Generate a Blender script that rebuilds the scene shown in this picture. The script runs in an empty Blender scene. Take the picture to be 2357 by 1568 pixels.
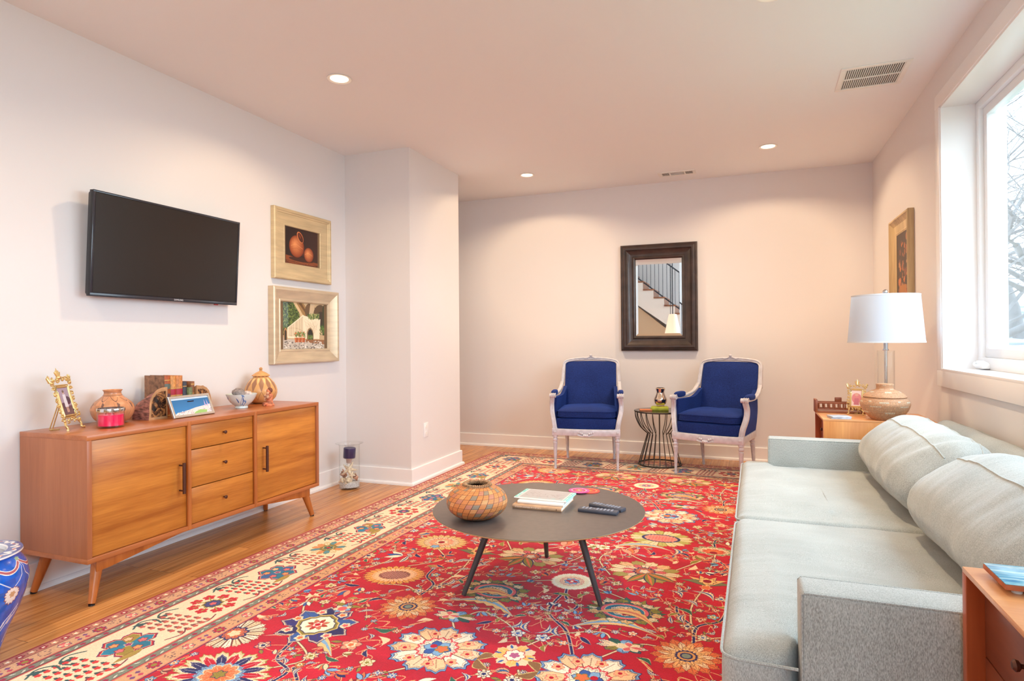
import bpy, bmesh, math, random
import numpy as np
from mathutils import Vector, Matrix, noise
from math import pi, sin, cos, radians as R

# ------------------------------------------------------------ camera, world, exposure
SC = bpy.context.scene
COL = SC.collection
random.seed(7)
cam = bpy.data.objects.new('camera', bpy.data.cameras.new('camera'))
COL.objects.link(cam)
F_PX, YAW, PITCH, ROLL = 1420.83, 0.363631, 0.003023, -0.00774
cam.data.sensor_width = 36.0
cam.data.lens = 36.0 * F_PX / 2357
cam.data.shift_y = -4.0 / 2357
cam.data.clip_start = 0.02
cam.data.clip_end = 200
_f = Vector((-sin(YAW) * cos(PITCH), cos(YAW) * cos(PITCH), sin(PITCH)))
_r = Vector((cos(YAW), sin(YAW), 0)); _u = _r.cross(_f)
_r2 = _r * cos(ROLL) + _u * sin(ROLL); _u2 = -_r * sin(ROLL) + _u * cos(ROLL)
_m = Matrix((_r2, _u2, -_f)).transposed().to_4x4(); _m.translation = Vector((0, 0, 1.16))
cam.matrix_world = _m
SC.camera = cam

SC.view_settings.view_transform = 'Standard'
SC.view_settings.look = 'None'
SC.view_settings.gamma = 1.0
SC.view_settings.use_curve_mapping = False
SC.view_settings.exposure = EXPO = 0.22
SC.cycles.use_denoising = True
SC.cycles.max_bounces = 10
SC.cycles.diffuse_bounces = 6
SC.cycles.transparent_max_bounces = 12
SC.cycles.caustics_reflective = False
SC.cycles.caustics_refractive = False
SC.cycles.sample_clamp_indirect = 6
SC.cycles.sample_clamp_direct = 3

SKY = 9.0
DOWNLIGHT_W = 15.0
W = bpy.data.worlds.new('sky'); SC.world = W; W.use_nodes = True
nt = W.node_tree; nt.nodes.clear()
_o = nt.nodes.new('ShaderNodeOutputWorld'); _b = nt.nodes.new('ShaderNodeBackground')
_tc = nt.nodes.new('ShaderNodeTexCoord'); _sp = nt.nodes.new('ShaderNodeSeparateXYZ'); _cr = nt.nodes.new('ShaderNodeValToRGB')
_cr.color_ramp.elements[0].position = 0.0; _cr.color_ramp.elements[0].color = (0.71, 0.885, 1.0, 1)
_cr.color_ramp.elements[1].position = 0.8; _cr.color_ramp.elements[1].color = (0.58, 0.81, 1.0, 1)
nt.links.new(_tc.outputs['Generated'], _sp.inputs[0]); nt.links.new(_sp.outputs['Z'], _cr.inputs[0])
nt.links.new(_cr.outputs[0], _b.inputs[0]); nt.links.new(_b.outputs[0], _o.inputs[0])
_b.inputs[1].default_value = SKY

def area(name, loc, rot, sx, sy, power, color, shape='RECTANGLE', portal=False, spread=180):
    l = bpy.data.lights.new(name, 'AREA'); l.shape = shape; l.size = sx
    if shape in ('RECTANGLE', 'ELLIPSE'): l.size_y = sy
    l.energy = power; l.color = color; l.spread = R(spread)
    l.cycles.is_portal = portal
    o = bpy.data.objects.new(name, l); COL.objects.link(o); o.location = loc; o.rotation_euler = rot
    return o

# room numbers (metres)
XL, XR, YB, ZC = -3.153, 1.058, 6.289, 2.727
CX, CY0, CY1 = -2.534, 4.356, 5.263
YREAR, YVOID, ZV = -3.25, -0.5, 5.2
WY0, WY1, WZ0, WZ1 = 1.30, 4.19, 0.97, 2.486      # window_1 opening
VY0, VY1, VZ0, VZ1 = -3.0, -0.75, 0.35, 4.6        # added_window_right opening, unseen window added for daylight
UX0, UX1, UZ0, UZ1 = -0.22, 0.92, 1.6, 4.6        # added_window_rear opening, rear wall, unseen window added for fill

area('daylight_portal', (XR + 0.32, (WY0 + WY1) / 2, (WZ0 + WZ1) / 2), (0, R(90), 0), WZ1 - WZ0, WY1 - WY0, 1, (1, 1, 1), portal=True)
area('daylight_portal', (XR + 0.32, (VY0 + VY1) / 2, (VZ0 + VZ1) / 2), (0, R(90), 0), VZ1 - VZ0, VY1 - VY0, 1, (1, 1, 1), portal=True)
area('daylight_portal', ((UX0 + UX1) / 2, YREAR - 0.2, (UZ0 + UZ1) / 2), (R(90), 0, 0), UX1 - UX0, UZ1 - UZ0, 1, (1, 1, 1), portal=True)

# ------------------------------------------------------------ tags
def tag(o, label=None, cat=None, group=None, kind=None):
    if label: o['label'] = label
    if cat: o['category'] = cat
    if group: o['group'] = group
    if kind: o['kind'] = kind
    return o

def thing(name, label, cat, loc=(0, 0, 0), rz=0, group=None, rot=None):
    o = bpy.data.objects.new(name, None); COL.objects.link(o)
    o.empty_display_size = 0.05
    o.location = loc; o.rotation_euler = rot if rot else (0, 0, rz)
    return tag(o, label, cat, group)

def dup_tree(root, parent=None):
    c = root.copy(); COL.objects.link(c); c.parent = parent
    for ch in list(root.children): dup_tree(ch, c)
    return c

# ------------------------------------------------------------ mesh builder
class MB:
    def __init__(s):
        s.bm = bmesh.new(); s.uv = s.bm.loops.layers.uv.new('UVMap'); s.mi = 0
    def _fin(s, faces):
        for f in faces: f.material_index = s.mi
    def box(s, a, b, bev=0.0, seg=2, M=None):
        x0, y0, z0 = [min(p, q) for p, q in zip(a, b)]; x1, y1, z1 = [max(p, q) for p, q in zip(a, b)]
        t = bmesh.new(); r = bmesh.ops.create_cube(t, size=1.0)
        for v in t.verts: v.co = Vector(((x0 + x1) / 2 + v.co.x * (x1 - x0), (y0 + y1) / 2 + v.co.y * (y1 - y0), (z0 + z1) / 2 + v.co.z * (z1 - z0)))
        if bev > 0: bmesh.ops.bevel(t, geom=t.edges[:], offset=bev, segments=seg, profile=0.5, affect='EDGES')
        s.merge(t, M); return s
    def merge(s, t, M=None):
        mp = {}
        for v in t.verts: mp[v] = s.bm.verts.new(M @ v.co if M else v.co)
        fs = []
        for f in t.faces:
            try: fs.append(s.bm.faces.new([mp[v] for v in f.verts]))
            except ValueError: pass
        s._fin(fs); t.free()
    def grid(s, fn, nu, nv, cu=False, cv=False, flip=False):
        V = []
        for i in range(nu if cu else nu + 1):
            V.append([s.bm.verts.new(fn(i / nu, j / nv)) for j in range(nv if cv else nv + 1)])
        fs = []
        for i in range(nu):
            for j in range(nv):
                i2, j2 = (i + 1) % len(V) if cu else i + 1, (j + 1) % len(V[0]) if cv else j + 1
                q = [V[i][j], V[i2][j], V[i2][j2], V[i][j2]]
                uvs = [(i / nu, j / nv), ((i + 1) / nu, j / nv), ((i + 1) / nu, (j + 1) / nv), (i / nu, (j + 1) / nv)]
                if flip: q.reverse(); uvs.reverse()
                try: f = s.bm.faces.new(q)
                except ValueError: continue
                for l, u in zip(f.loops, uvs): l[s.uv].uv = u
                fs.append(f)
        s._fin(fs); return V
    def cap(s, ring, flip=False):
        r = list(ring)
        if flip: r.reverse()
        try: s._fin([s.bm.faces.new(r)])
        except ValueError: pass
    def lathe(s, prof, seg=32, c=(0, 0, 0), M=None, cap0=True, cap1=True):
        c = Vector(c)
        def fn(u, v):
            k = v * (len(prof) - 1); i = min(int(k + 1e-6), len(prof) - 1)
            r, z = prof[i]
            p = Vector((cos(2 * pi * u) * max(r, 1e-4), sin(2 * pi * u) * max(r, 1e-4), z)) + c
            return M @ p if M else p
        V = s.grid(fn, seg, len(prof) - 1, cu=True)
        if cap0: s.cap([V[i][0] for i in range(seg)], flip=True)
        if cap1: s.cap([V[i][-1] for i in range(seg)])
        return s
    def sweep(s, pts, sec, ref=(0, 0, 1), closed=False, scale=None, caps=True, twist=None):
        pts = [Vector(p) for p in pts]; n = len(pts); ref = Vector(ref); rings = []
        for i, p in enumerate(pts):
            if closed: t = pts[(i + 1) % n] - pts[i - 1]
            else: t = pts[min(i + 1, n - 1)] - pts[max(i - 1, 0)]
            t = t.normalized() if t.length > 0 else Vector((0, 0, 1))
            a = ref - t * ref.dot(t)
            if a.length < 1e-3: a = Vector((1, 0, 0)) - t * t.x
            a.normalize(); b = t.cross(a); k = scale[i] if scale else 1.0
            rings.append([s.bm.verts.new(p + a * (q[0] * k) + b * (q[1] * k)) for q in sec])
        fs = []; m = len(sec)
        for i in range(n if closed else n - 1):
            A, B = rings[i], rings[(i + 1) % n]
            for j in range(m):
                try: fs.append(s.bm.faces.new([A[j], A[(j + 1) % m], B[(j + 1) % m], B[j]]))
                except ValueError: pass
        s._fin(fs)
        if caps and not closed: s.cap(rings[0], flip=True); s.cap(rings[-1])
        return s
    def tube(s, pts, r, seg=8, closed=False, caps=True):
        rs = r if isinstance(r, (list, tuple)) else [r] * len(pts)
        sec = [(cos(2 * pi * k / seg), sin(2 * pi * k / seg)) for k in range(seg)]
        return s.sweep(pts, sec, ref=(0.137, 0.211, 0.968), closed=closed, scale=list(rs), caps=caps)
    def cyl(s, p0, p1, r0, r1=None, seg=20):
        return s.tube([p0, p1], [r0, r0 if r1 is None else r1], seg)
    def sphere(s, c, r, seg=16, sc=(1, 1, 1)):
        c = Vector(c)
        pr = [(r * sin(pi * k / (seg // 2)), -r * cos(pi * k / (seg // 2))) for k in range(seg // 2 + 1)]
        M = Matrix.Translation(c) @ Matrix.Diagonal((sc[0], sc[1], sc[2], 1))
        return s.lathe(pr, seg, M=M, cap0=False, cap1=False)
    def prism(s, poly, h0, h1, axis='z', bev=0.0):
        def P(a, b, h): return {'z': (a, b, h), 'x': (h, a, b), 'y': (a, h, b)}[axis]
        t = bmesh.new()
        A = [t.verts.new(P(a, b, h0)) for a, b in poly]; B = [t.verts.new(P(a, b, h1)) for a, b in poly]
        t.faces.new(A); t.faces.new(B); n = len(poly)
        for i in range(n): t.faces.new([A[i], A[(i + 1) % n], B[(i + 1) % n], B[i]])
        bmesh.ops.recalc_face_normals(t, faces=t.faces[:])
        if bev: bmesh.ops.bevel(t, geom=t.edges[:], offset=bev, segments=2, profile=0.5, affect='EDGES')
        s.merge(t); return s
    def build(s, name, mats, parent=None, loc=None, rot=None, sharp=35, recalc=True, flat=False):
        if not isinstance(mats, (list, tuple)): mats = [mats]
        if recalc: bmesh.ops.recalc_face_normals(s.bm, faces=s.bm.faces[:])
        me = bpy.data.meshes.new(name); s.bm.to_mesh(me); s.bm.free()
        for m in mats: me.materials.append(m)
        if not flat:
            me.shade_smooth(); me.set_sharp_from_angle(angle=R(sharp))
        o = bpy.data.objects.new(name, me); COL.objects.link(o)
        if parent: o.parent = parent
        if loc: o.location = loc
        if rot: o.rotation_euler = rot
        return o

def rrect(w, h, r=0.0, n=3):
    if r <= 0: return [(-w / 2, -h / 2), (w / 2, -h / 2), (w / 2, h / 2), (-w / 2, h / 2)]
    out = []
    for cx, cy, a0 in ((w / 2 - r, h / 2 - r, 0), (-w / 2 + r, h / 2 - r, 90), (-w / 2 + r, -h / 2 + r, 180), (w / 2 - r, -h / 2 + r, 270)):
        for k in range(n + 1):
            a = R(a0 + 90 * k / n); out.append((cx + r * cos(a), cy + r * sin(a)))
    return out

def spline(pts, n=8):
    P = [Vector(p) for p in pts]; out = []
    for i in range(len(P) - 1):
        p0, p1, p2, p3 = P[max(i - 1, 0)], P[i], P[i + 1], P[min(i + 2, len(P) - 1)]
        for k in range(n):
            t = k / n
            out.append(0.5 * ((2 * p1) + (p2 - p0) * t + (2 * p0 - 5 * p1 + 4 * p2 - p3) * t * t + (3 * p1 - p0 - 3 * p2 + p3) * t ** 3))
    out.append(P[-1]); return out

# ------------------------------------------------------------ materials
def lin(c):
    return tuple((x / 255 / 12.92) if x / 255 <= 0.04045 else ((x / 255 + 0.055) / 1.055) ** 2.4 for x in c)
def s4(c): return (*lin(c), 1.0)

def base(name):
    m = bpy.data.materials.new(name); m.use_nodes = True
    n = m.node_tree; b = n.nodes['Principled BSDF']
    return m, n, b

def N(n, t, **k):
    x = n.nodes.new(t)
    for a, v in k.items():
        if hasattr(x, a): setattr(x, a, v)
        else: x.inputs[a.replace('_', ' ')].default_value = v
    return x

def plain(name, c, rough=0.5, metal=0.0, bump=0.0, bscale=200, var=0.0, vscale=8, spec=0.5, coat=0.0, sheen=0.0, stretch=(1, 1, 1)):
    m, n, b = base(name)
    b.inputs['Base Color'].default_value = s4(c); b.inputs['Roughness'].default_value = rough
    b.inputs['Metallic'].default_value = metal; b.inputs['Specular IOR Level'].default_value = spec
    b.inputs['Coat Weight'].default_value = coat; b.inputs['Sheen Weight'].default_value = sheen
    if bump or var:
        tc = N(n, 'ShaderNodeTexCoord'); mp = N(n, 'ShaderNodeMapping'); mp.inputs['Scale'].default_value = stretch
        n.links.new(tc.outputs['Object'], mp.inputs[0])
    if var:
        ns = N(n, 'ShaderNodeTexNoise'); ns.inputs['Scale'].default_value = vscale; ns.inputs['Detail'].default_value = 4
        cr = N(n, 'ShaderNodeValToRGB'); cr.color_ramp.elements[0].position = 0.3; cr.color_ramp.elements[1].position = 0.7
        cr.color_ramp.elements[0].color = s4([max(0, x * (1 - var)) for x in c]); cr.color_ramp.elements[1].color = s4([min(255, x * (1 + var * 0.6)) for x in c])
        n.links.new(mp.outputs[0], ns.inputs[0]); n.links.new(ns.outputs[0], cr.inputs[0]); n.links.new(cr.outputs[0], b.inputs['Base Color'])
    if bump:
        nb = N(n, 'ShaderNodeTexNoise'); nb.inputs['Scale'].default_value = bscale; nb.inputs['Detail'].default_value = 3
        bp = N(n, 'ShaderNodeBump'); bp.inputs['Strength'].default_value = bump; bp.inputs['Distance'].default_value = 0.002
        n.links.new(mp.outputs[0], nb.inputs[0]); n.links.new(nb.outputs[0], bp.inputs['Height']); n.links.new(bp.outputs[0], b.inputs['Normal'])
    return m

def wood(name, dark, light, axis='y', rough=0.35, scale=1.0, coat=0.15, contrast=(0.3, 0.7), fig=1.0):
    m, n, b = base(name)
    tc = N(n, 'ShaderNodeTexCoord'); mp = N(n, 'ShaderNodeMapping')
    big, small = 14 * scale, 0.9 * scale
    mp.inputs['Scale'].default_value = tuple(small if a == axis else big for a in 'xyz')
    n.links.new(tc.outputs['Object'], mp.inputs[0])
    n1 = N(n, 'ShaderNodeTexNoise'); n1.inputs['Scale'].default_value = 1.0; n1.inputs['Detail'].default_value = 5; n1.inputs['Distortion'].default_value = 0.6 * fig
    n2 = N(n, 'ShaderNodeTexNoise'); n2.inputs['Scale'].default_value = 9.0; n2.inputs['Detail'].default_value = 3
    n.links.new(mp.outputs[0], n1.inputs[0]); n.links.new(mp.outputs[0], n2.inputs[0])
    mx = N(n, 'ShaderNodeMath', operation='MULTIPLY_ADD'); mx.inputs[1].default_value = 0.35; n.links.new(n2.outputs[0], mx.inputs[0]); n.links.new(n1.outputs[0], mx.inputs[2])
    cr = N(n, 'ShaderNodeValToRGB'); e = cr.color_ramp.elements
    e[0].position = contrast[0] + 0.17; e[1].position = contrast[1] + 0.17; e[0].color = s4(dark); e[1].color = s4(light)
    n.links.new(mx.outputs[0], cr.inputs[0]); n.links.new(cr.outputs[0], b.inputs['Base Color'])
    bp = N(n, 'ShaderNodeBump'); bp.inputs['Strength'].default_value = 0.08; bp.inputs['Distance'].default_value = 0.001
    n.links.new(n2.outputs[0], bp.inputs['Height']); n.links.new(bp.outputs[0], b.inputs['Normal'])
    b.inputs['Roughness'].default_value = rough; b.inputs['Coat Weight'].default_value = coat; b.inputs['Coat Roughness'].default_value = 0.25
    return m

def fabric(name, c1, c2, scale=420, rough=0.9, sheen=0.3, bump=0.35, fold=0.0):
    m, n, b = base(name)
    tc = N(n, 'ShaderNodeTexCoord')
    w = N(n, 'ShaderNodeTexNoise'); w.inputs['Scale'].default_value = scale; w.inputs['Detail'].default_value = 2
    st = N(n, 'ShaderNodeMapping'); st.inputs['Scale'].default_value = (1, 1, 0.35)
    n.links.new(tc.outputs['Object'], st.inputs[0]); n.links.new(st.outputs[0], w.inputs[0])
    l = N(n, 'ShaderNodeTexNoise'); l.inputs['Scale'].default_value = 5; l.inputs['Detail'].default_value = 4; n.links.new(tc.outputs['Object'], l.inputs[0])
    ad = N(n, 'ShaderNodeMath', operation='MULTIPLY_ADD'); ad.inputs[1].default_value = 0.35; n.links.new(l.outputs[0], ad.inputs[0]); n.links.new(w.outputs[0], ad.inputs[2])
    cr = N(n, 'ShaderNodeValToRGB'); e = cr.color_ramp.elements; e[0].position = 0.42; e[1].position = 0.92; e[0].color = s4(c1); e[1].color = s4(c2)
    n.links.new(ad.outputs[0], cr.inputs[0]); n.links.new(cr.outputs[0], b.inputs['Base Color'])
    bp = N(n, 'ShaderNodeBump'); bp.inputs['Strength'].default_value = bump; bp.inputs['Distance'].default_value = 0.0015
    n.links.new(w.outputs[0], bp.inputs['Height'])
    if fold:
        fm = N(n, 'ShaderNodeMapping'); fm.inputs['Scale'].default_value = (3, 14, 3); n.links.new(tc.outputs['Object'], fm.inputs[0])
        fn = N(n, 'ShaderNodeTexNoise'); fn.inputs['Scale'].default_value = 1.0; fn.inputs['Detail'].default_value = 2; n.links.new(fm.outputs[0], fn.inputs[0])
        b2 = N(n, 'ShaderNodeBump'); b2.inputs['Strength'].default_value = fold; b2.inputs['Distance'].default_value = 0.02
        n.links.new(fn.outputs[0], b2.inputs['Height']); n.links.new(bp.outputs[0], b2.inputs['Normal']); n.links.new(b2.outputs[0], b.inputs['Normal'])
    else: n.links.new(bp.outputs[0], b.inputs['Normal'])
    b.inputs['Roughness'].default_value = rough; b.inputs['Sheen Weight'].default_value = sheen; b.inputs['Specular IOR Level'].default_value = 0.2
    return m

def emis(name, c, s):
    m, n, b = base(name)
    b.inputs['Base Color'].default_value = (0, 0, 0, 1); b.inputs['Emission Color'].default_value = (*c, 1); b.inputs['Emission Strength'].default_value = s
    return m

def glass(name, tint=(1, 1, 1), refl=0.1):
    m, n, b = base(name); n.nodes.remove(b)
    t = N(n, 'ShaderNodeBsdfTransparent'); t.inputs[0].default_value = (*tint, 1)
    g = N(n, 'ShaderNodeBsdfGlossy'); g.inputs['Roughness'].default_value = 0.02
    lw = N(n, 'ShaderNodeLayerWeight'); lw.inputs['Blend'].default_value = 0.5
    pw = N(n, 'ShaderNodeMath', operation='POWER'); pw.inputs[1].default_value = 4.0; n.links.new(lw.outputs['Facing'], pw.inputs[0])
    ma = N(n, 'ShaderNodeMath', operation='MULTIPLY_ADD'); ma.inputs[1].default_value = 0.75; ma.inputs[2].default_value = refl * 0.4; n.links.new(pw.outputs[0], ma.inputs[0])
    mx = N(n, 'ShaderNodeMixShader'); n.links.new(ma.outputs[0], mx.inputs[0])
    n.links.new(t.outputs[0], mx.inputs[1]); n.links.new(g.outputs[0], mx.inputs[2])
    n.links.new(mx.outputs[0], n.nodes['Material Output'].inputs[0])
    return m

def imat(name, arr, rough=0.6, coat=0.0, bump=0.0, sheen=0.0, rep=None, spec=0.4):
    h, w, _ = arr.shape
    im = bpy.data.images.new(name, w, h, alpha=False)
    px = np.ones((h, w, 4), np.float32); px[..., :3] = np.clip(arr, 0, 1)
    im.pixels.foreach_set(px.ravel()); im.update(); im.pack()
    m, n, b = base(name)
    uv = N(n, 'ShaderNodeUVMap'); uv.uv_map = 'UVMap'; tx = N(n, 'ShaderNodeTexImage'); tx.image = im; tx.extension = 'EXTEND'
    if rep: tx.extension = 'REPEAT'
    n.links.new(uv.outputs[0], tx.inputs[0]); n.links.new(tx.outputs[0], b.inputs['Base Color'])
    b.inputs['Roughness'].default_value = rough; b.inputs['Coat Weight'].default_value = coat; b.inputs['Sheen Weight'].default_value = sheen
    b.inputs['Specular IOR Level'].default_value = spec
    if bump:
        tc = N(n, 'ShaderNodeTexCoord'); ns = N(n, 'ShaderNodeTexNoise'); ns.inputs['Scale'].default_value = 350
        bp = N(n, 'ShaderNodeBump'); bp.inputs['Strength'].default_value = bump; bp.inputs['Distance'].default_value = 0.003
        n.links.new(tc.outputs['Object'], ns.inputs[0]); n.links.new(ns.outputs[0], bp.inputs['Height']); n.links.new(bp.outputs[0], b.inputs['Normal'])
    return m

# ------------------------------------------------------------ pattern painter (colours as 0-255 sRGB)
class Cv:
    def __init__(s, w, h, x0, x1, y0, y1, bg):
        s.w, s.h, s.x0, s.x1, s.y0, s.y1 = w, h, x0, x1, y0, y1
        s.a = np.empty((h, w, 3), np.float32); s.a[:] = np.array(bg, np.float32) / 255
    def win(s, xa, ya, xb, yb):
        i0 = int(max(0, math.floor((xa - s.x0) / (s.x1 - s.x0) * s.w))); i1 = int(min(s.w, math.ceil((xb - s.x0) / (s.x1 - s.x0) * s.w) + 1))
        j0 = int(max(0, math.floor((ya - s.y0) / (s.y1 - s.y0) * s.h))); j1 = int(min(s.h, math.ceil((yb - s.y0) / (s.y1 - s.y0) * s.h) + 1))
        if i1 <= i0 or j1 <= j0: return None
        X = s.x0 + (np.arange(i0, i1) + 0.5) * (s.x1 - s.x0) / s.w; Y = s.y0 + (np.arange(j0, j1) + 0.5) * (s.y1 - s.y0) / s.h
        X, Y = np.meshgrid(X, Y); return s.a[j0:j1, i0:i1], X, Y
    def put(s, A, m, c, al=1.0):
        c = np.array(c, np.float32) / 255
        if al >= 1: A[m] = c
        else: A[m] = A[m] * (1 - al) + c * al
    def radial(s, cx, cy, r, c, n=0, amp=0.0, p=1.0, rot=0.0, sx=1.0, sy=1.0, ph=0.0, out=None, alt=None, split=0.0):
        w = s.win(cx - r * max(sx, sy) * 1.1, cy - r * max(sx, sy) * 1.1, cx + r * max(sx, sy) * 1.1, cy + r * max(sx, sy) * 1.1)
        if w is None: return
        A, X, Y = w; dx, dy = X - cx, Y - cy
        u = (dx * cos(rot) + dy * sin(rot)) / sx; v = (-dx * sin(rot) + dy * cos(rot)) / sy
        q = np.hypot(u, v); th = np.arctan2(v, u)
        e = r * (1 - amp + amp * np.abs(np.cos(n * (th - ph) / 2)) ** (p * 1.5)) * (1 - 0.07 * np.abs(np.sin(1.5 * n * (th - ph)))) if n else np.full_like(q, r)
        if out is not None: s.put(A, q < e, out[0]); e = e - out[1]
        m = q < e; s.put(A, m, c)
        if alt is not None and n:
            k = (np.floor(n * (th - ph) / (2 * pi) + 0.5).astype(int)) % len(alt)
            for i, cc in enumerate(alt): s.put(A, m & (k == i), cc)
        if n >= 7 and r > .045 and s.w > 1500:      # woven contour and vein lines inside every petal
            oc = np.array(out[0] if out else (90, 60, 60), np.float32) / 255; sg = np.abs(np.sin(n * (th - ph) / 2)) * q * 2 / n
            ln = (q < e) & (((q > e - .0085) & (q < e - .0058)) | ((sg < .0013) & (q > .5 * e) & (q < .86 * e)))
            A[ln] = A[ln] * .35 + oc * .65
        if split and n:
            d = np.abs(np.cos(n * (th - ph) / 2)) * q * 2 / n
            s.put(A, m & (d < split), out[0] if out else (40, 30, 60))
    def poly(s, P, c):
        xs = [p[0] for p in P]; ys = [p[1] for p in P]; w = s.win(min(xs), min(ys), max(xs), max(ys))
        if w is None: return
        A, X, Y = w; m = np.zeros(X.shape, bool); n = len(P)
        for i in range(n):
            xa, ya = P[i]; xb, yb = P[(i + 1) % n]
            if ya == yb: continue
            m ^= ((ya > Y) != (yb > Y)) & (X < (xb - xa) * (Y - ya) / (yb - ya) + xa)
        s.put(A, m, c)
    def line(s, P, t, c, taper=False):
        for i in range(len(P) - 1):
            (xa, ya), (xb, yb) = P[i][:2], P[i + 1][:2]
            tt = t * (1 - 0.7 * i / len(P)) if taper else t
            w = s.win(min(xa, xb) - tt, min(ya, yb) - tt, max(xa, xb) + tt, max(ya, yb) + tt)
            if w is None: continue
            A, X, Y = w; L = (xb - xa) ** 2 + (yb - ya) ** 2 + 1e-12
            k = np.clip(((X - xa) * (xb - xa) + (Y - ya) * (yb - ya)) / L, 0, 1)
            s.put(A, np.hypot(X - xa - k * (xb - xa), Y - ya - k * (yb - ya)) < tt / 2, c)
    def leaf(s, x, y, L, w, ang, c, out=(30, 34, 80), bend=0.0, ser=0, ow=0.003, vein=None):
        def pts(ww):
            A, B = [], []
            for k in range(17):
                t = k / 16; a = ang + bend * (t - 0.5)
                px = x + L * (t * cos(ang) - bend * 0.5 * sin(pi * t) * 0.5 * sin(ang)); py = y + L * (t * sin(ang) + bend * 0.5 * sin(pi * t) * 0.5 * cos(ang))
                hw = ww * sin(pi * min(1, t ** 0.8)) * 0.5
                h2 = hw * (1 + (0.6 if ser and k % 2 else 0))
                A.append((px - sin(a) * h2, py + cos(a) * h2)); B.append((px + sin(a) * hw, py - cos(a) * hw))
            return A + B[::-1]
        if ow: s.poly(pts(w + 2 * ow), out)
        s.poly(pts(w), c)
        if vein: s.poly(pts(w * 0.3), vein)

# ------------------------------------------------------------ rug pattern
RX0, RX1, RY0, RY1, RCX = -2.515, 0.935, 0.35, 5.9, -0.79
RED, RED2, CREAM, TAN, NAVY, BLUE, SKYB, OLIVE, GREEN, ORANGE, PINK, BROWN, WHITE, TEAL, GREYG = \
    (190, 14, 40), (150, 18, 36), (238, 206, 166), (216, 162, 120), (42, 38, 92), (58, 92, 160), (130, 170, 205), (146, 128, 52), (52, 96, 78), \
    (226, 112, 64), (226, 98, 100), (112, 56, 44), (250, 234, 208), (44, 112, 138), (128, 138, 122)

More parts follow.
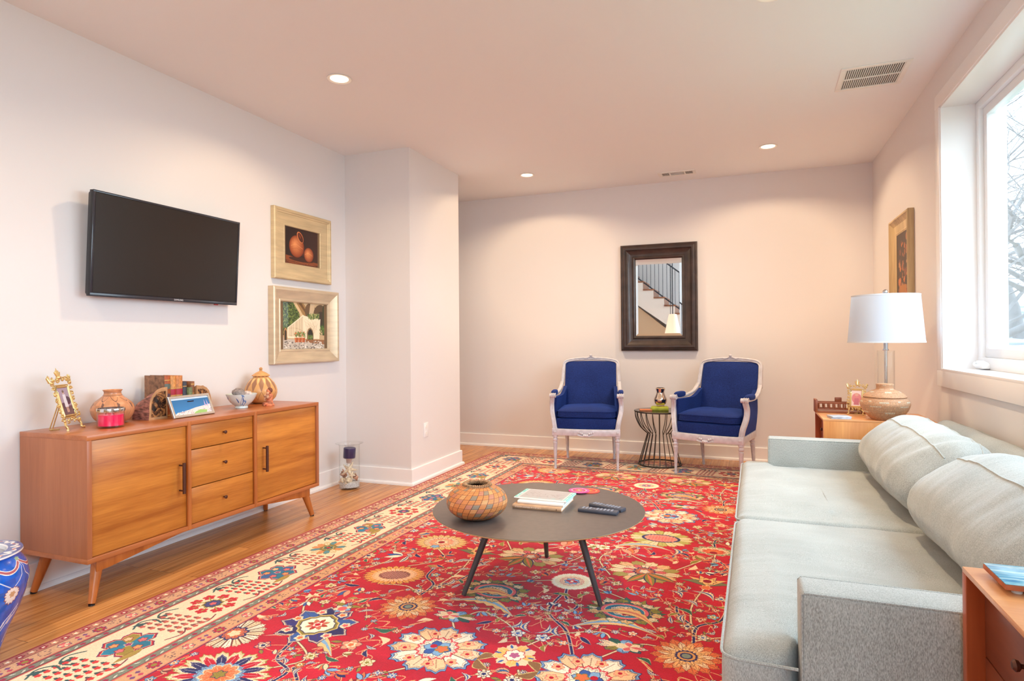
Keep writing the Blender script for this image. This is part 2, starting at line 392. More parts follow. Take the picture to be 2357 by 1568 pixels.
def paint_rug():
    rg = random.Random(11)
    c = Cv(1725, 2775, RX0, RX1, RY0, RY1, RED)
    h, w = c.h, c.w
    rs = np.random.RandomState(3)
    bands = np.interp(np.arange(h), np.arange(0, h + 60, 22), rs.rand(len(np.arange(0, h + 60, 22))))
    c.a *= (0.93 + 0.16 * bands)[:, None, None]
    pat = np.kron(rs.rand(h // 34 + 1, w // 60 + 1), np.ones((34, 60)))[:h, :w]
    c.a[..., 1] += 0.035 * pat; c.a[..., 2] += 0.03 * pat
    T = 2.07
    def place(fn, u, y):
        for k in range(-2, 3):
            yy = y + k * T
            if RY0 - 0.3 < yy < RY1 + 0.3:
                for sgn in ((-1, 1) if u > 0.001 else (1,)): fn(RCX + sgn * u, yy, sgn)
    big = []
    def reg(u, y, r): big.append((u, y % T, r))
    def far_from(u, y, r):
        for (a, b, q) in big:
            dy = abs((y % T) - b); dy = min(dy, T - dy)
            if math.hypot(u - a, dy) < q + r: return False
            if math.hypot(u + a, dy) < q + r: return False
        return True
    # stems
    def stem(pts, col=CREAM, t=0.007, out=BROWN):
        def f(x, y, s):
            P = [(x + s * (p[0] - pts[0][0]), y + p[1] - pts[0][1]) for p in [tuple(q)[:2] for q in spline([(a, b, 0) for a, b in pts], 8)]]
            if out: c.line(P, t + 0.006, out)
            c.line(P, t, col)
        place(f, pts[0][0], pts[0][1])
    def stemn(pts): stem(pts, NAVY, 0.010, CREAM)
    S = [[(0.29, 2.20), (0.42, 2.36), (0.575, 2.33)], [(0.575, 2.43), (0.70, 2.52), (0.84, 2.50)], [(0.84, 2.2), (0.80, 2.34), (0.62, 2.36)],
         [(0.84, 1.92), (0.70, 1.80), (0.91, 1.62)], [(0.30, 1.92), (0.45, 1.75), (0.60, 1.52), (0.60, 1.15)], [(0.02, 2.20), (0.10, 2.32), (0.26, 2.40), (0.32, 2.30)],
         [(0.60, 2.45), (0.56, 2.75), (0.60, 3.02)], [(0.84, 2.75), (0.72, 2.9), (0.84, 3.05)], [(0.40, 3.1), (0.52, 3.3), (0.60, 3.44)], [(0.30, 3.22), (0.15, 3.38), (0.28, 3.54)],
         [(0.28, 2.74), (0.16, 2.80), (0.08, 2.84)], [(0.92, 2.05), (1.05, 2.25), (0.98, 2.45)], [(0.70, 1.5), (0.8, 1.35), (1.0, 1.3)], [(0.0, 1.7), (0.12, 1.85), (0.05, 2.02)],
         [(1.05, 2.6), (0.98, 2.8), (1.08, 3.0)], [(0.15, 3.0), (0.05, 3.2), (0.1, 3.4)]]
    for q in S: stem(q)
    for q in [[(0.0, 2.77), (0.03, 2.66), (0.1, 2.60), (0.07, 2.50)], [(0.0, 2.70), (0.0, 2.50), (0.12, 2.36), (0.2, 2.18)], [(0.60, 2.44), (0.60, 2.58), (0.68, 2.66), (0.70, 2.76)],
              [(0.60, 2.56), (0.52, 2.66), (0.50, 2.74)], [(0.60, 3.6), (0.60, 3.72), (0.70, 3.82)], [(0.84, 1.90), (0.80, 1.78), (0.70, 1.72), (0.72, 1.60)], [(0.6, 3.18), (0.68, 3.28), (0.62, 3.4)]]: stemn(q)
    # large motifs
    def sunflower(x, y, s):
        c.radial(x, y, .165, (234, 166, 82), 26, .16, .7, rot=s * -.35, sx=1, sy=.78, out=(BROWN, .005), split=.0022)
        c.radial(x, y, .125, CREAM, 26, .2, .6, rot=s * -.35, sx=1, sy=.76, ph=.12, out=(ORANGE, .004), split=.0016)
        c.radial(x, y, .083, (150, 92, 84), 20, .08, 1, rot=s * -.35, sy=.68, out=(BROWN, .005))
        for i in range(-6, 7):
            for j in range(-4, 5):
                px, py = i * .013, j * .013
                if px * px + (py / .66) ** 2 < .0052: c.radial(x + px, y + py, .0048, (196, 138, 128))
    def shield(x, y, s):
        c.radial(x, y, .17, CREAM, 9, .3, .8, out=(NAVY, .004), ph=.2 * s)
        c.radial(x, y, .155, NAVY, 9, .32, .8, alt=[NAVY, BLUE, (58, 50, 120)], ph=.2 * s)
        for k in range(7): a = k * 2 * pi / 7 + .3; c.radial(x + .115 * cos(a), y + .115 * sin(a), .024, CREAM, 5, .3, .8, out=(WHITE, .003)); c.radial(x + .115 * cos(a), y + .115 * sin(a), .013, ORANGE if k % 2 else PINK, 5, .3)
        c.radial(x, y, .098, OLIVE, 4, .15, 1, out=((220, 190, 120), .006)); c.radial(x, y, .080, NAVY, 4, .12, 1); c.radial(x, y, .076, WHITE, 4, .12, 1)
        c.radial(x, y, .05, RED, 8, .45, .8, out=(OLIVE, .004), alt=[RED, PINK]); c.radial(x, y, .022, WHITE, 6, .3); c.radial(x, y, .012, RED)
        for q in (-1, 1): c.leaf(x, y + .12, .13, .03, R(90) - q * .9, OLIVE, bend=q * 1.2, ow=.003, out=BROWN)
        c.radial(x, y + .16, .045, SKYB, 7, .3, .6, out=(NAVY, .003), alt=[SKYB, CREAM]); c.radial(x, y + .16, .02, PINK)
    def bigpal(x, y, s):
        c.radial(x, y, .19, SKYB, 11, .22, .5, sx=1.05, sy=.95, out=(NAVY, .004)); c.radial(x, y, .175, CREAM, 11, .24, .5, sx=1.05, sy=.95, alt=[CREAM, (244, 196, 148), WHITE], out=(BROWN, .002), split=.002)
        for k in range(9): a = k * 2 * pi / 9; c.radial(x + .125 * cos(a), y + .112 * sin(a), .026, (240, 178, 128), 5, .35, .7, out=(PINK, .0028)); c.radial(x + .125 * cos(a), y + .112 * sin(a), .008, RED)
        c.radial(x, y, .088, PINK, 14, .12, 1, out=(RED, .003)); c.radial(x, y, .078, WHITE, 14, .15, 1); c.radial(x, y, .06, BLUE, 6, .25, 1, out=(NAVY, .003), alt=[BLUE, SKYB])
        c.radial(x - s * .02, y, .03, ORANGE, 5, .3, .8, out=(OLIVE, .004)); c.radial(x + s * .02, y + .01, .014, RED)
        for q in (-1, 1): c.leaf(x - s * .17, y - .02, .09, .035, (pi if s > 0 else 0) + q * .6, (140, 96, 58), bend=q * .8, out=(206, 190, 120), ow=.005)
    def cream_disc(x, y, s):
        c.radial(x, y, .105, WHITE, 22, .04, 1, out=(CREAM, .005)); c.radial(x, y, .098, (246, 222, 178), 22, .05, 1, split=.0012, out=(WHITE, .012)); c.radial(x, y, .062, CREAM, 16, .08, 1, out=(PINK, .003))
        c.radial(x, y, .04, SKYB, 8, .25, .8, out=(NAVY, .002)); c.radial(x, y, .03, RED, 4, .5, 1, alt=[RED, PINK]); c.radial(x, y, .008, WHITE)
    def curl(x, y, s):
        c.radial(x, y, .15, (230, 178, 120), 14, .18, .6, sx=1.15, sy=.85, out=(GREEN, .005), alt=[(230, 178, 120), OLIVE, CREAM])
        c.radial(x, y, .118, NAVY, 14, .15, .8, sx=1.1, sy=.85, ph=.2); c.radial(x, y, .112, OLIVE, 14, .15, .8, sx=1.1, sy=.85, ph=.2, alt=[OLIVE, GREEN])
        c.radial(x, y, .095, PINK, sx=1.1, sy=.82, out=(NAVY, .003)); c.radial(x, y, .078, TEAL, sx=1.1, sy=.82, out=(CREAM, .003)); c.radial(x, y, .062, CREAM, 9, .1, 1, sx=1.1, sy=.82, out=(NAVY, .002))
        c.radial(x + s * .01, y - .01, .036, RED2, 7, .3, .8, out=(ORANGE, .003)); c.radial(x + s * .015, y + .012, .018, OLIVE, 6, .4, out=(NAVY, .003))
        c.leaf(x - s * .16, y - .07, .34, .05, (0 if s > 0 else pi) - s * .25, (232, 178, 112), bend=s * 1.3, ser=1, out=BROWN, vein=(214, 120, 90))
    def acanthus(x, y, s):
        for k in range(7): a_ = -.2 + k * .52; c.leaf(x + .12 * cos(a_), y + .09 * sin(a_), .075, .03, a_ + .9 * s, [GREEN, (206, 190, 130), OLIVE][k % 3], bend=s * .8, out=NAVY, ow=.003)
    def sickle(x, y, s):
        c.leaf(x, y, .36, .055, (0 if s > 0 else pi) + s * .1, (240, 190, 128), bend=s * 1.0, ser=1, out=BROWN, vein=SKYB)
    def rosette(x, y, s):
        c.radial(x, y, .135, ORANGE, 15, .26, .6, out=(BROWN, .003), split=.002); c.radial(x, y, .108, CREAM, 15, .34, .6, ph=.21, out=(BROWN, .0028), alt=[CREAM, (244, 178, 116)])
        c.radial(x, y, .075, (244, 190, 124), 11, .35, .7, out=(BROWN, .003)); c.radial(x, y, .045, NAVY, 16, .12, 1); c.radial(x, y, .033, (214, 150, 86)); c.radial(x, y, .023, NAVY); c.radial(x, y, .017, GREYG)
    def palT(x, y, s):
        c.radial(x, y, .15, (226, 182, 120), 22, .2, .6, sx=1.1, sy=.9, out=(OLIVE, .005), split=.002); c.radial(x, y, .11, CREAM, 18, .2, .6, sx=1.05, sy=.9, out=(BROWN, .003), split=.002)
        c.radial(x, y, .075, (236, 168, 120), 12, .2, .7, out=(PINK, .004)); c.radial(x, y, .045, CREAM, 7, .3, .8, out=(NAVY, .002)); c.radial(x, y, .02, RED2); c.radial(x, y - .075, .03, SKYB, 5, .3, out=(NAVY, .003))
    def palM(x, y, s):
        c.radial(x, y, .165, (216, 200, 140), 13, .22, .5, sx=1.15, sy=.9, out=(OLIVE, .005), alt=[CREAM, (170, 150, 80), (236, 180, 130)], split=.002)
        c.radial(x, y, .11, PINK, 13, .2, .6, sx=1.05, sy=.9, ph=.2, alt=[PINK, CREAM], out=(BROWN, .002), split=.002); c.radial(x, y, .06, NAVY, 11, .25, .6); c.radial(x, y, .05, ORANGE, 11, .25, .6); c.radial(x, y, .03, CREAM, 5, .3, out=(BLUE, .003))
        for q in (-.8, 0, .8): c.leaf(x + s * .02, y - .02, .16, .045, -R(90) + q + s * .3, OLIVE, out=NAVY, ow=.006, vein=ORANGE)
    def oval(x, y, s):
        c.radial(x, y, .17, (222, 206, 150), 18, .12, .7, sx=1.12, sy=.9, out=(OLIVE, .004), alt=[(222, 206, 150), CREAM, (188, 176, 96)], split=.002)
        c.radial(x, y, .098, NAVY, sx=1.12, sy=.72); c.radial(x, y, .088, (236, 106, 100), 26, .05, 1, sx=1.12, sy=.72, out=(CREAM, .003))
        for i in range(-4, 5):
            for j in range(-2, 3): c.radial(x + i * .018, y + j * .02 + (i % 2) * .01, .005, (248, 160, 130))
    def yel(x, y, s):
        c.radial(x, y, .085, (240, 182, 98), 9, .2, .7, out=(CREAM, .004), alt=[(240, 182, 98), CREAM]); c.radial(x, y, .045, WHITE, 7, .2, .8, out=(RED, .003)); c.radial(x, y, .022, (180, 90, 130), 5, .3)
        for k in range(6): a = k * 1.05; c.leaf(x + .05 * cos(a), y + .05 * sin(a), .03, .01, a, BLUE, ow=0)
    def shell(x, y, s):
        c.radial(x, y, .125, WHITE, 18, .1, .7, out=(BROWN, .003), alt=[WHITE, CREAM, (214, 210, 180)], split=.003); c.radial(x, y, .06, ORANGE, 9, .2, .7, out=(NAVY, .01)); c.radial(x, y, .028, CREAM, 5, .3)
    def shellb(x, y, s):
        c.radial(x, y, .18, CREAM, 17, .22, .5, out=(OLIVE, .006), sx=1.1, sy=.9); c.radial(x, y, .155, NAVY, 17, .35, .6, sx=1.1, sy=.9, alt=[NAVY, RED], out=(WHITE, .003)); c.radial(x, y, .09, SKYB, 17, .15, .8, sx=1.1, sy=.9)
        c.radial(x, y, .075, ORANGE, 10, .2, .8, out=(CREAM, .006)); c.radial(x, y, .03, OLIVE, 6, .3, out=(NAVY, .003))
    def fan(x, y, s):
        c.radial(x, y, .10, (120, 132, 96), 11, .2, .6, sx=1.2, sy=.8, out=(CREAM, .003), split=.003); c.radial(x, y, .075, CREAM, 11, .2, .6, sx=1.2, sy=.8); c.radial(x, y - .01, .055, ORANGE, 9, .25, .7, sx=1.2, sy=.8, out=(RED, .003)); c.radial(x, y - .03, .02, RED2)
    def lily(x, y, s):
        for q in (-1.25, -.75, -.3, .3, .75, 1.25): c.leaf(x, y - .04, .13, .04, R(90) + q, (232, 178, 108) if abs(q) < 1 else (120, 120, 80), out=NAVY, bend=-q * .6)
        c.radial(x, y + .02, .045, (238, 190, 120), 7, .3, .7, out=(BROWN, .003)); c.radial(x, y + .02, .02, RED2); c.radial(x, y - .06, .03, ORANGE, 6, .3, out=(CREAM, .003))
    def pod(x, y, s):
        c.radial(x, y, .08, CREAM, 9, .3, .6, sx=1.3, sy=.7, out=(NAVY, .003), alt=[CREAM, OLIVE, SKYB, GREEN]); c.radial(x + s * .03, y, .045, PINK, 7, .3, .7, sx=1.2, sy=.8, out=(WHITE, .003), alt=[PINK, CREAM])
    L = [(sunflower, .84, 2.62, .17), (shield, .84, 2.05, .18), (bigpal, .29, 2.055, .20), (cream_disc, 0, 2.852, .11), (curl, .30, 2.62, .17), (rosette, .585, 2.33, .135), (palT, .86, 3.14, .16),
         (palM, .30, 3.10, .18), (oval, .30, 3.65, .18), (yel, 0, 2.11, .09), (shell, 1.10, 1.87, .12), (shellb, .91, 1.62, .18), (fan, .60, 3.53, .10), (lily, .60, 3.06, .10), (pod, .35, 2.32, .085)]
    for fn, u, y, r in L: reg(u, y, r)
    # small filler
    spots = []
    tries = 0
    while tries < 22000:
        tries += 1
        u = rg.uniform(0.0, 1.13); y = rg.uniform(0, T); r = rg.choice([.018, .022, .028, .034, .045])
        if not far_from(u, y, r + .002): continue
        ok = True
        for (a, b, q) in spots:
            dy = abs(y - b); dy = min(dy, T - dy)
            if math.hypot(u - a, dy) < q + r + .003: ok = False; break
        if ok: spots.append((u, y, r))
    for (u, y, r) in spots:      # tendrils between neighbours
        d = sorted(((math.hypot(u - a, y - b), a, b) for (a, b, q) in spots if (a, b) != (u, y)))[:2]
        for dd, a, b in d:
            if dd < .22: k = rg.uniform(-.04, .04); stem([(u, y), ((u + a) / 2 + k, (y + b) / 2 - k), (a, b)], (226, 176, 120), .0035, None)
    for (u, y, r) in spots:
        t = rg.random(); an = rg.uniform(0, 6.28); cc = rg.choice([CREAM, TAN, ORANGE, SKYB, WHITE, (236, 150, 120)]); oc = rg.choice([NAVY, BROWN, GREEN, NAVY]); k = rg.choice([5, 6, 8]); bn = rg.uniform(-1.4, 1.4)
        c2 = rg.choice([RED2, BLUE, ORANGE, OLIVE, NAVY])
        def f(x, yy, s, t=t, an=an, cc=cc, oc=oc, k=k, bn=bn, c2=c2, r=r):
            an2 = an if s > 0 else pi - an
            if t < .42:
                c.radial(x, yy, r, cc, k, .35, .7, rot=an2, out=(oc, .003), alt=[cc, CREAM] if k % 2 == 0 else None, split=.0015); c.radial(x, yy, r * .62, CREAM, k, .3, .8, rot=an2 + .5, out=(c2, .0025)); c.radial(x, yy, r * .36, c2, 5, .25, out=(WHITE, .002)); c.leaf(x + r * cos(an2), yy + r * sin(an2), r * 1.1, r * .4, an2 + .4, OLIVE, ow=.002, out=NAVY)
            elif t < .62:
                for q in (-.5, 0, .5): c.leaf(x - r * cos(an2), yy - r * sin(an2), r * 2.2, r * .8, an2 + q, cc if q else c2, out=oc, ow=.003)
            elif t < .82: c.leaf(x - r * cos(an2), yy - r * sin(an2), r * 2.6, r * .75, an2, rg.choice([GREEN, OLIVE, NAVY, CREAM]), out=CREAM, bend=s * bn, ow=.003)
            else:
                c.leaf(x - r * 1.4 * cos(an2), yy - r * 1.4 * sin(an2), r * 3.2, r * .7, an2, CREAM, out=NAVY, bend=s * bn * 1.2, ser=1, ow=.003, vein=BLUE)
        place(f, u, y)
    place(sickle, .12, 2.40); place(sickle, .62, 1.86); place(sickle, .05, 3.4); place(acanthus, .30, 2.62)
    for fn, u, y, r in L: place(fn, u, y)
    # borders -------------------------------------------------
    X = c.x0 + (np.arange(w) + .5) * (c.x1 - c.x0) / w; Y = c.y0 + (np.arange(h) + .5) * (c.y1 - c.y0) / h
    X, Y = np.meshgrid(X, Y)
    D = np.minimum(np.minimum(X - RX0, RX1 - X), np.minimum(RY1 - Y, Y - RY0))
    B = [(0, .010, (150, 24, 36)), (.010, .052, (184, 112, 92)), (.052, .056, BROWN), (.056, .118, (206, 158, 120)), (.118, .124, (196, 84, 78)), (.124, .131, (120, 60, 60)), (.131, .160, (124, 130, 112)), (.160, .167, (120, 60, 60)), (.167, .174, (206, 96, 84)),
         (.174, .455, (242, 212, 178)), (.455, .461, (206, 96, 84)), (.461, .467, (120, 60, 60)), (.467, .497, (124, 130, 112)), (.497, .503, (120, 60, 60)), (.503, .509, (206, 96, 84)), (.509, .578, (208, 158, 116)), (.578, .584, (206, 96, 84))]
    for a, b, cc in B: c.put(c.a, (D >= a) & (D < b), cc)
    c.put(c.a, (D >= .584) & (D < .588), NAVY)
    # field edge: scalloped tongues of the guard colour
    def runs(d):
        """yield (point, tangent, inward) along the four sides at distance d"""
        return [((RX0 + d, RY1 - d), (0, -1), (1, 0), RY1 - RY0 - 2 * d), ((RX1 - d, RY1 - d), (0, -1), (-1, 0), RY1 - RY0 - 2 * d),
                ((RX0 + d, RY1 - d), (1, 0), (0, -1), RX1 - RX0 - 2 * d), ((RX0 + d, RY0 + d), (1, 0), (0, 1), RX1 - RX0 - 2 * d)]
    def along(d, step, off, fn):
        for (px, py), t, n_, Ln in runs(d):
            k = 0; m = max(1, round(Ln / step)); st = Ln / m
            while off + k * st < Ln:
                s_ = (off + k * st); fn(px + t[0] * s_, py + t[1] * s_, math.atan2(t[1], t[0]), k, n_); k += 1
    # outer flower chain
    def chain(x, y, a, k, n_):
        c.radial(x, y, .017, [(166, 22, 44), (226, 168, 128)][k % 2], 5, .3, .7, out=(BROWN, .002)); c.radial(x, y, .006, WHITE)
    along(.031, .04, .02, chain)
    def small(x, y, a, k, n_):
        k = k % 4
        if k == 0: c.radial(x, y, .028, (176, 26, 60), 8, .35, .6, out=(NAVY, .003)); c.radial(x, y, .011, OLIVE)
        elif k == 1:
            for q in range(4): c.radial(x + .016 * cos(q * 1.57 + .6), y + .02 * sin(q * 1.57 + .6), .010, [(190, 60, 90), (120, 70, 120)][q % 2], 4, .3)
        elif k == 2: c.radial(x, y, .026, (240, 200, 150), 7, .3, .6, out=(80, 70, 80), ) if False else c.radial(x, y, .025, CREAM, 7, .3, .6, out=((90, 60, 90), .003), alt=[CREAM, PINK])
        else:
            for q in range(12): c.radial(x + rg.uniform(-.025, .025), y + rg.uniform(-.025, .025), .0035, (120, 80, 80))
    along(.087, .068, .03, small); along(.544, .072, .03, small)
    def vine(x, y, a, k, n_):
        if k % 3 == 0: c.radial(x, y, .012, (160, 40, 70), 5, .3)
        else: c.leaf(x - .012 * cos(a), y - .012 * sin(a), .026, .010, a + (.5 if k % 2 else -.5), (196, 200, 180), ow=.0015, out=(60, 60, 60))
    along(.1455, .03, .012, vine); along(.482, .03, .012, vine)
    # main border: palmettes every .393 m with trefoil beds between
    def palm(x, y, a, k, n_):
        t = k % 4; nx, ny = n_; 
        for q in (-1, 1):
            P = [(x + cos(a) * q * .17 * s1 + nx * s2, y + sin(a) * q * .17 * s1 + ny * s2) for s1, s2 in ((.55, -.1), (.85, -.13), (1.1, -.1), (1.05, -.05))]
            c.line([tuple(p)[:2] for p in spline([(u_, v_, 0) for u_, v_ in P], 6)], .008, (54, 88, 84))
            P = [(x + cos(a) * q * .17 * s1 + nx * s2, y + sin(a) * q * .17 * s1 + ny * s2) for s1, s2 in ((.45, .1), (.8, .12), (1.05, .09))]
            c.line([tuple(p)[:2] for p in spline([(u_, v_, 0) for u_, v_ in P], 6)], .006, (120, 50, 60))
            c.leaf(x + cos(a) * q * .15 - nx * .1, y + sin(a) * q * .15 - ny * .1, .05, .02, a + q * .5, (54, 88, 84), ow=.002)
        if t == 1:
            for q in range(8):
                b_ = q * pi / 4 + .2; xx, yy = x + .082 * cos(b_), y + .075 * sin(b_)
                c.radial(xx, yy, .030, (196, 28, 40), 5, .35, .6, out=(CREAM, .002)); c.line([(x, y), (xx, yy)], .006, (160, 150, 70))
            c.radial(x, y, .047, OLIVE, 8, .15); c.radial(x, y, .038, (70, 70, 120), 8, .15, out=(NAVY, .003)); c.radial(x, y, .02, PINK, 5, .3, out=(NAVY, .003))
        elif t == 3:
            c.radial(x, y, .115, (230, 140, 90), 13, .25, .6, sx=.85, out=(OLIVE, .004), alt=[(230, 140, 90), (80, 140, 160), CREAM], split=.002); c.radial(x, y, .06, OLIVE, 9, .2, .8, sx=.85); c.radial(x, y, .035, GREEN, 6, .3, out=(CREAM, .003)); c.radial(x, y, .012, RED)
        else:
            c.radial(x, y, .112, (182, 34, 50), 6, .28, .7, sx=.9, ph=.3, out=(NAVY, .003)); c.radial(x, y, .10, TEAL, 6, .3, .7, sx=.9, ph=.3, out=(CREAM, .003), alt=[TEAL, (40, 124, 156), (156, 132, 50)] if t == 2 else [TEAL, (58, 96, 150), TEAL])
            for q in range(5): c.radial(x + .05 * cos(q * 1.26), y + .05 * sin(q * 1.26), .020, [(226, 150, 90), (214, 110, 110), (240, 190, 140)][q % 3], 5, .3, .7, out=(140, 30, 40) and ((140, 30, 40), .003))
            c.leaf(x - .08 * nx * -1, y + .08 * ny, .12, .03, a, (170, 140, 60), ow=.002, out=BROWN); c.radial(x, y, .018, (150, 60, 110), 5, .3, out=(CREAM, .003))
    def beds(x, y, a, k, n_):
        nx, ny = n_; tx, ty = cos(a), sin(a); rc = (206, 52, 48) if k % 4 in (0, 1) else (196, 90, 76); gc = (52, 78, 74) if k % 4 in (0, 1) else (120, 70, 66)
        for i in range(-2, 3):
            for j in range(-2, 3):
                s_, d_ = i * .031 - j * .006, j * .048
                px, py = x + tx * s_ + nx * d_, y + ty * s_ + ny * d_
                c.leaf(px - nx * .016, py - ny * .016, .03, .012, math.atan2(ny, nx), gc, ow=0)
                c.leaf(px - tx * .012, py - ty * .012, .024, .008, a, gc, ow=0)
                c.radial(px + nx * .012, py + ny * .012, .0125, rc, 5, .25, .7, out=((244, 160, 130), .0015) if k % 2 == 0 else None)
    def both(x, y, a, k, n_):
        if k % 2 == 0: palm(x, y, a, k // 2, n_)
        else: beds(x, y, a, k, n_)
    for (px, py), t, n_, Ln in runs(.315):
        st = .393 / 2 if t[1] else Ln / (2 * round(Ln / .393))
        k = 0
        while k * st < Ln + .01: both(px + t[0] * (k * st), py + t[1] * (k * st), math.atan2(t[1], t[0]), k, n_); k += 1
    # knot grain and soft wear
    c.a *= (0.93 + 0.14 * rs.rand(h, w, 1)).astype(np.float32)
    r2 = np.repeat(0.97 + 0.06 * rs.rand(h, w // 5 + 1), 5, axis=1)[:, :w, None]; c.a *= r2.astype(np.float32)
    return c.a

# ------------------------------------------------------------ shared materials
M = {}
M['wall'] = plain('painted_wall', (224, 219, 218), 0.75, bump=0.05, bscale=90)
M['ceil'] = plain('ceiling_paint', (238, 240, 242), 0.85)
M['trim'] = plain('white_trim', (240, 238, 238), 0.35)
M['winwhite'] = plain('window_white', (238, 240, 243), 0.35)
M['glass'] = glass('window_glass', refl=0.05)
M['clear'] = glass('clear_glass', (0.985, 0.99, 0.985), 0.06)
M['white_metal'] = plain('white_metal', (236, 234, 230), 0.4)
M['dark_slot'] = plain('dark_slot', (66, 60, 60), 0.8)
M['chrome'] = plain('chrome', (215, 215, 215), 0.12, metal=1.0)
M['black'] = plain('black_plastic', (26, 26, 30), 0.35)
M['gold'] = plain('gilt_metal', (228, 200, 140), 0.34, metal=0.9, bump=0.2, bscale=160)

def floor_mat():
    m, n, b = base('oak_floor')
    tc = N(n, 'ShaderNodeTexCoord'); mp = N(n, 'ShaderNodeMapping'); mp.inputs['Rotation'].default_value = (0, 0, R(90))
    n.links.new(tc.outputs['Object'], mp.inputs[0])
    br = N(n, 'ShaderNodeTexBrick'); br.offset = 0.37; br.offset_frequency = 3
    br.inputs['Scale'].default_value = 1.0; br.inputs['Mortar Size'].default_value = 0.0009; br.inputs['Mortar Smooth'].default_value = 0.3
    br.inputs['Brick Width'].default_value = 1.15; br.inputs['Row Height'].default_value = 0.082; br.inputs['Bias'].default_value = 0.0
    br.inputs['Color1'].default_value = (0, 0, 0, 1); br.inputs['Color2'].default_value = (1, 1, 1, 1); br.inputs['Mortar'].default_value = (0.2, 0.2, 0.2, 1)
    n.links.new(mp.outputs[0], br.inputs[0])
    g = N(n, 'ShaderNodeMapping'); g.inputs['Scale'].default_value = (55, 2.2, 1); n.links.new(tc.outputs['Object'], g.inputs[0])
    off = N(n, 'ShaderNodeVectorMath', operation='MULTIPLY_ADD'); off.inputs[1].default_value = (9, 9, 9)
    n.links.new(br.outputs['Color'], off.inputs[0]); n.links.new(g.outputs[0], off.inputs[2])
    ns = N(n, 'ShaderNodeTexNoise'); ns.inputs['Scale'].default_value = 1.0; ns.inputs['Detail'].default_value = 6; ns.inputs['Distortion'].default_value = 0.5
    n.links.new(off.outputs[0], ns.inputs[0])
    cr = N(n, 'ShaderNodeValToRGB'); e = cr.color_ramp.elements; e[0].position = 0.28; e[1].position = 0.74; e[0].color = s4((176, 112, 58)); e[1].color = s4((226, 166, 104))
    n.links.new(ns.outputs[0], cr.inputs[0])
    tr = N(n, 'ShaderNodeValToRGB'); t = tr.color_ramp.elements; t[0].color = (0.80, 0.76, 0.72, 1); t[1].color = (1.08, 1.06, 1.0, 1)
    n.links.new(br.outputs['Color'], tr.inputs[0])
    mx = N(n, 'ShaderNodeMix', data_type='RGBA', blend_type='MULTIPLY'); mx.inputs[0].default_value = 1.0
    n.links.new(cr.outputs[0], mx.inputs[6]); n.links.new(tr.outputs[0], mx.inputs[7])
    m2 = N(n, 'ShaderNodeMix', data_type='RGBA'); n.links.new(br.outputs['Fac'], m2.inputs[0]); n.links.new(mx.outputs[2], m2.inputs[6]); m2.inputs[7].default_value = s4((90, 52, 28))
    n.links.new(m2.outputs[2], b.inputs['Base Color'])
    b.inputs['Roughness'].default_value = 0.27; b.inputs['Specular IOR Level'].default_value = 0.55
    bp = N(n, 'ShaderNodeBump'); bp.inputs['Strength'].default_value = 0.12; bp.inputs['Distance'].default_value = 0.001
    n.links.new(ns.outputs[0], bp.inputs['Height']); n.links.new(bp.outputs[0], b.inputs['Normal'])
    return m
M['floor'] = floor_mat()

# ------------------------------------------------------------ room shell
def struct(name, mb, m, parent=None, **k):
    o = mb.build(name, m, parent, **k)
    if not parent: o['kind'] = 'structure'
    return o
HX = -5.0
b = MB(); b.box((HX, YREAR, -0.12), (XR + 0.35, YB + 0.15, 0)); struct('floor', b, M['floor'], flat=True)
b = MB(); b.box((HX, YVOID, ZC), (XR + 0.35, YB + 0.15, ZC + 0.3)); struct('ceiling', b, M['ceil'], flat=True)
b = MB(); b.box((XL - 0.15, YREAR - 0.15, ZV), (XR + 0.35, YVOID + 0.15, ZV + 0.15)); struct('ceiling_stairwell', b, M['ceil'], flat=True)
b = MB(); b.box((XL - 0.15, YREAR - 0.15, 0), (XL, CY0, ZC)); b.box((XL - 0.15, YREAR - 0.15, ZC), (XL, YVOID + 0.15, ZV)); struct('wall_left', b, M['wall'], flat=True)
b = MB(); b.box((HX, CY0, 0), (CX, CY1, ZC)); struct('wall_column', b, M['wall'], flat=True)
b = MB(); b.box((HX, YB, 0), (XR + 0.35, YB + 0.15, ZC)); struct('wall_back', b, M['wall'], flat=True)
b = MB(); b.box((HX - 0.15, CY1, 0), (HX, YB + 0.15, ZC)); struct('wall_hall', b, M['wall'], flat=True)
b = MB(); b.box((XL - 0.15, YREAR - 0.15, 0), (UX0, YREAR, ZV)); b.box((UX1, YREAR - 0.15, 0), (XR + 0.35, YREAR, ZV)); b.box((UX0, YREAR - 0.15, 0), (UX1, YREAR, UZ0)); b.box((UX0, YREAR - 0.15, UZ1), (UX1, YREAR, ZV)); struct('wall_rear', b, M['wall'], flat=True)
b = MB(); b.box((XL, YVOID, ZC + 0.3), (XR, YVOID + 0.12, ZV)); struct('wall_void', b, M['wall'], flat=True)
b = MB(); T_ = XR + 0.3
b.box((XR, WY1, 0), (T_, YB, ZC)); b.box((XR, VY1, 0), (T_, WY0, ZC)); b.box((XR, WY0, 0), (T_, WY1, WZ0)); b.box((XR, WY0, WZ1), (T_, WY1, ZC))
b.box((XR, VY0, 0), (T_, VY1, VZ0)); b.box((XR, VY0, VZ1), (T_, VY1, ZV)); b.box((XR, YREAR, 0), (T_, VY0, ZV)); b.box((XR, VY1, ZC), (T_, YVOID + 0.12, ZV))
struct('wall_right', b, M['wall'], flat=True)

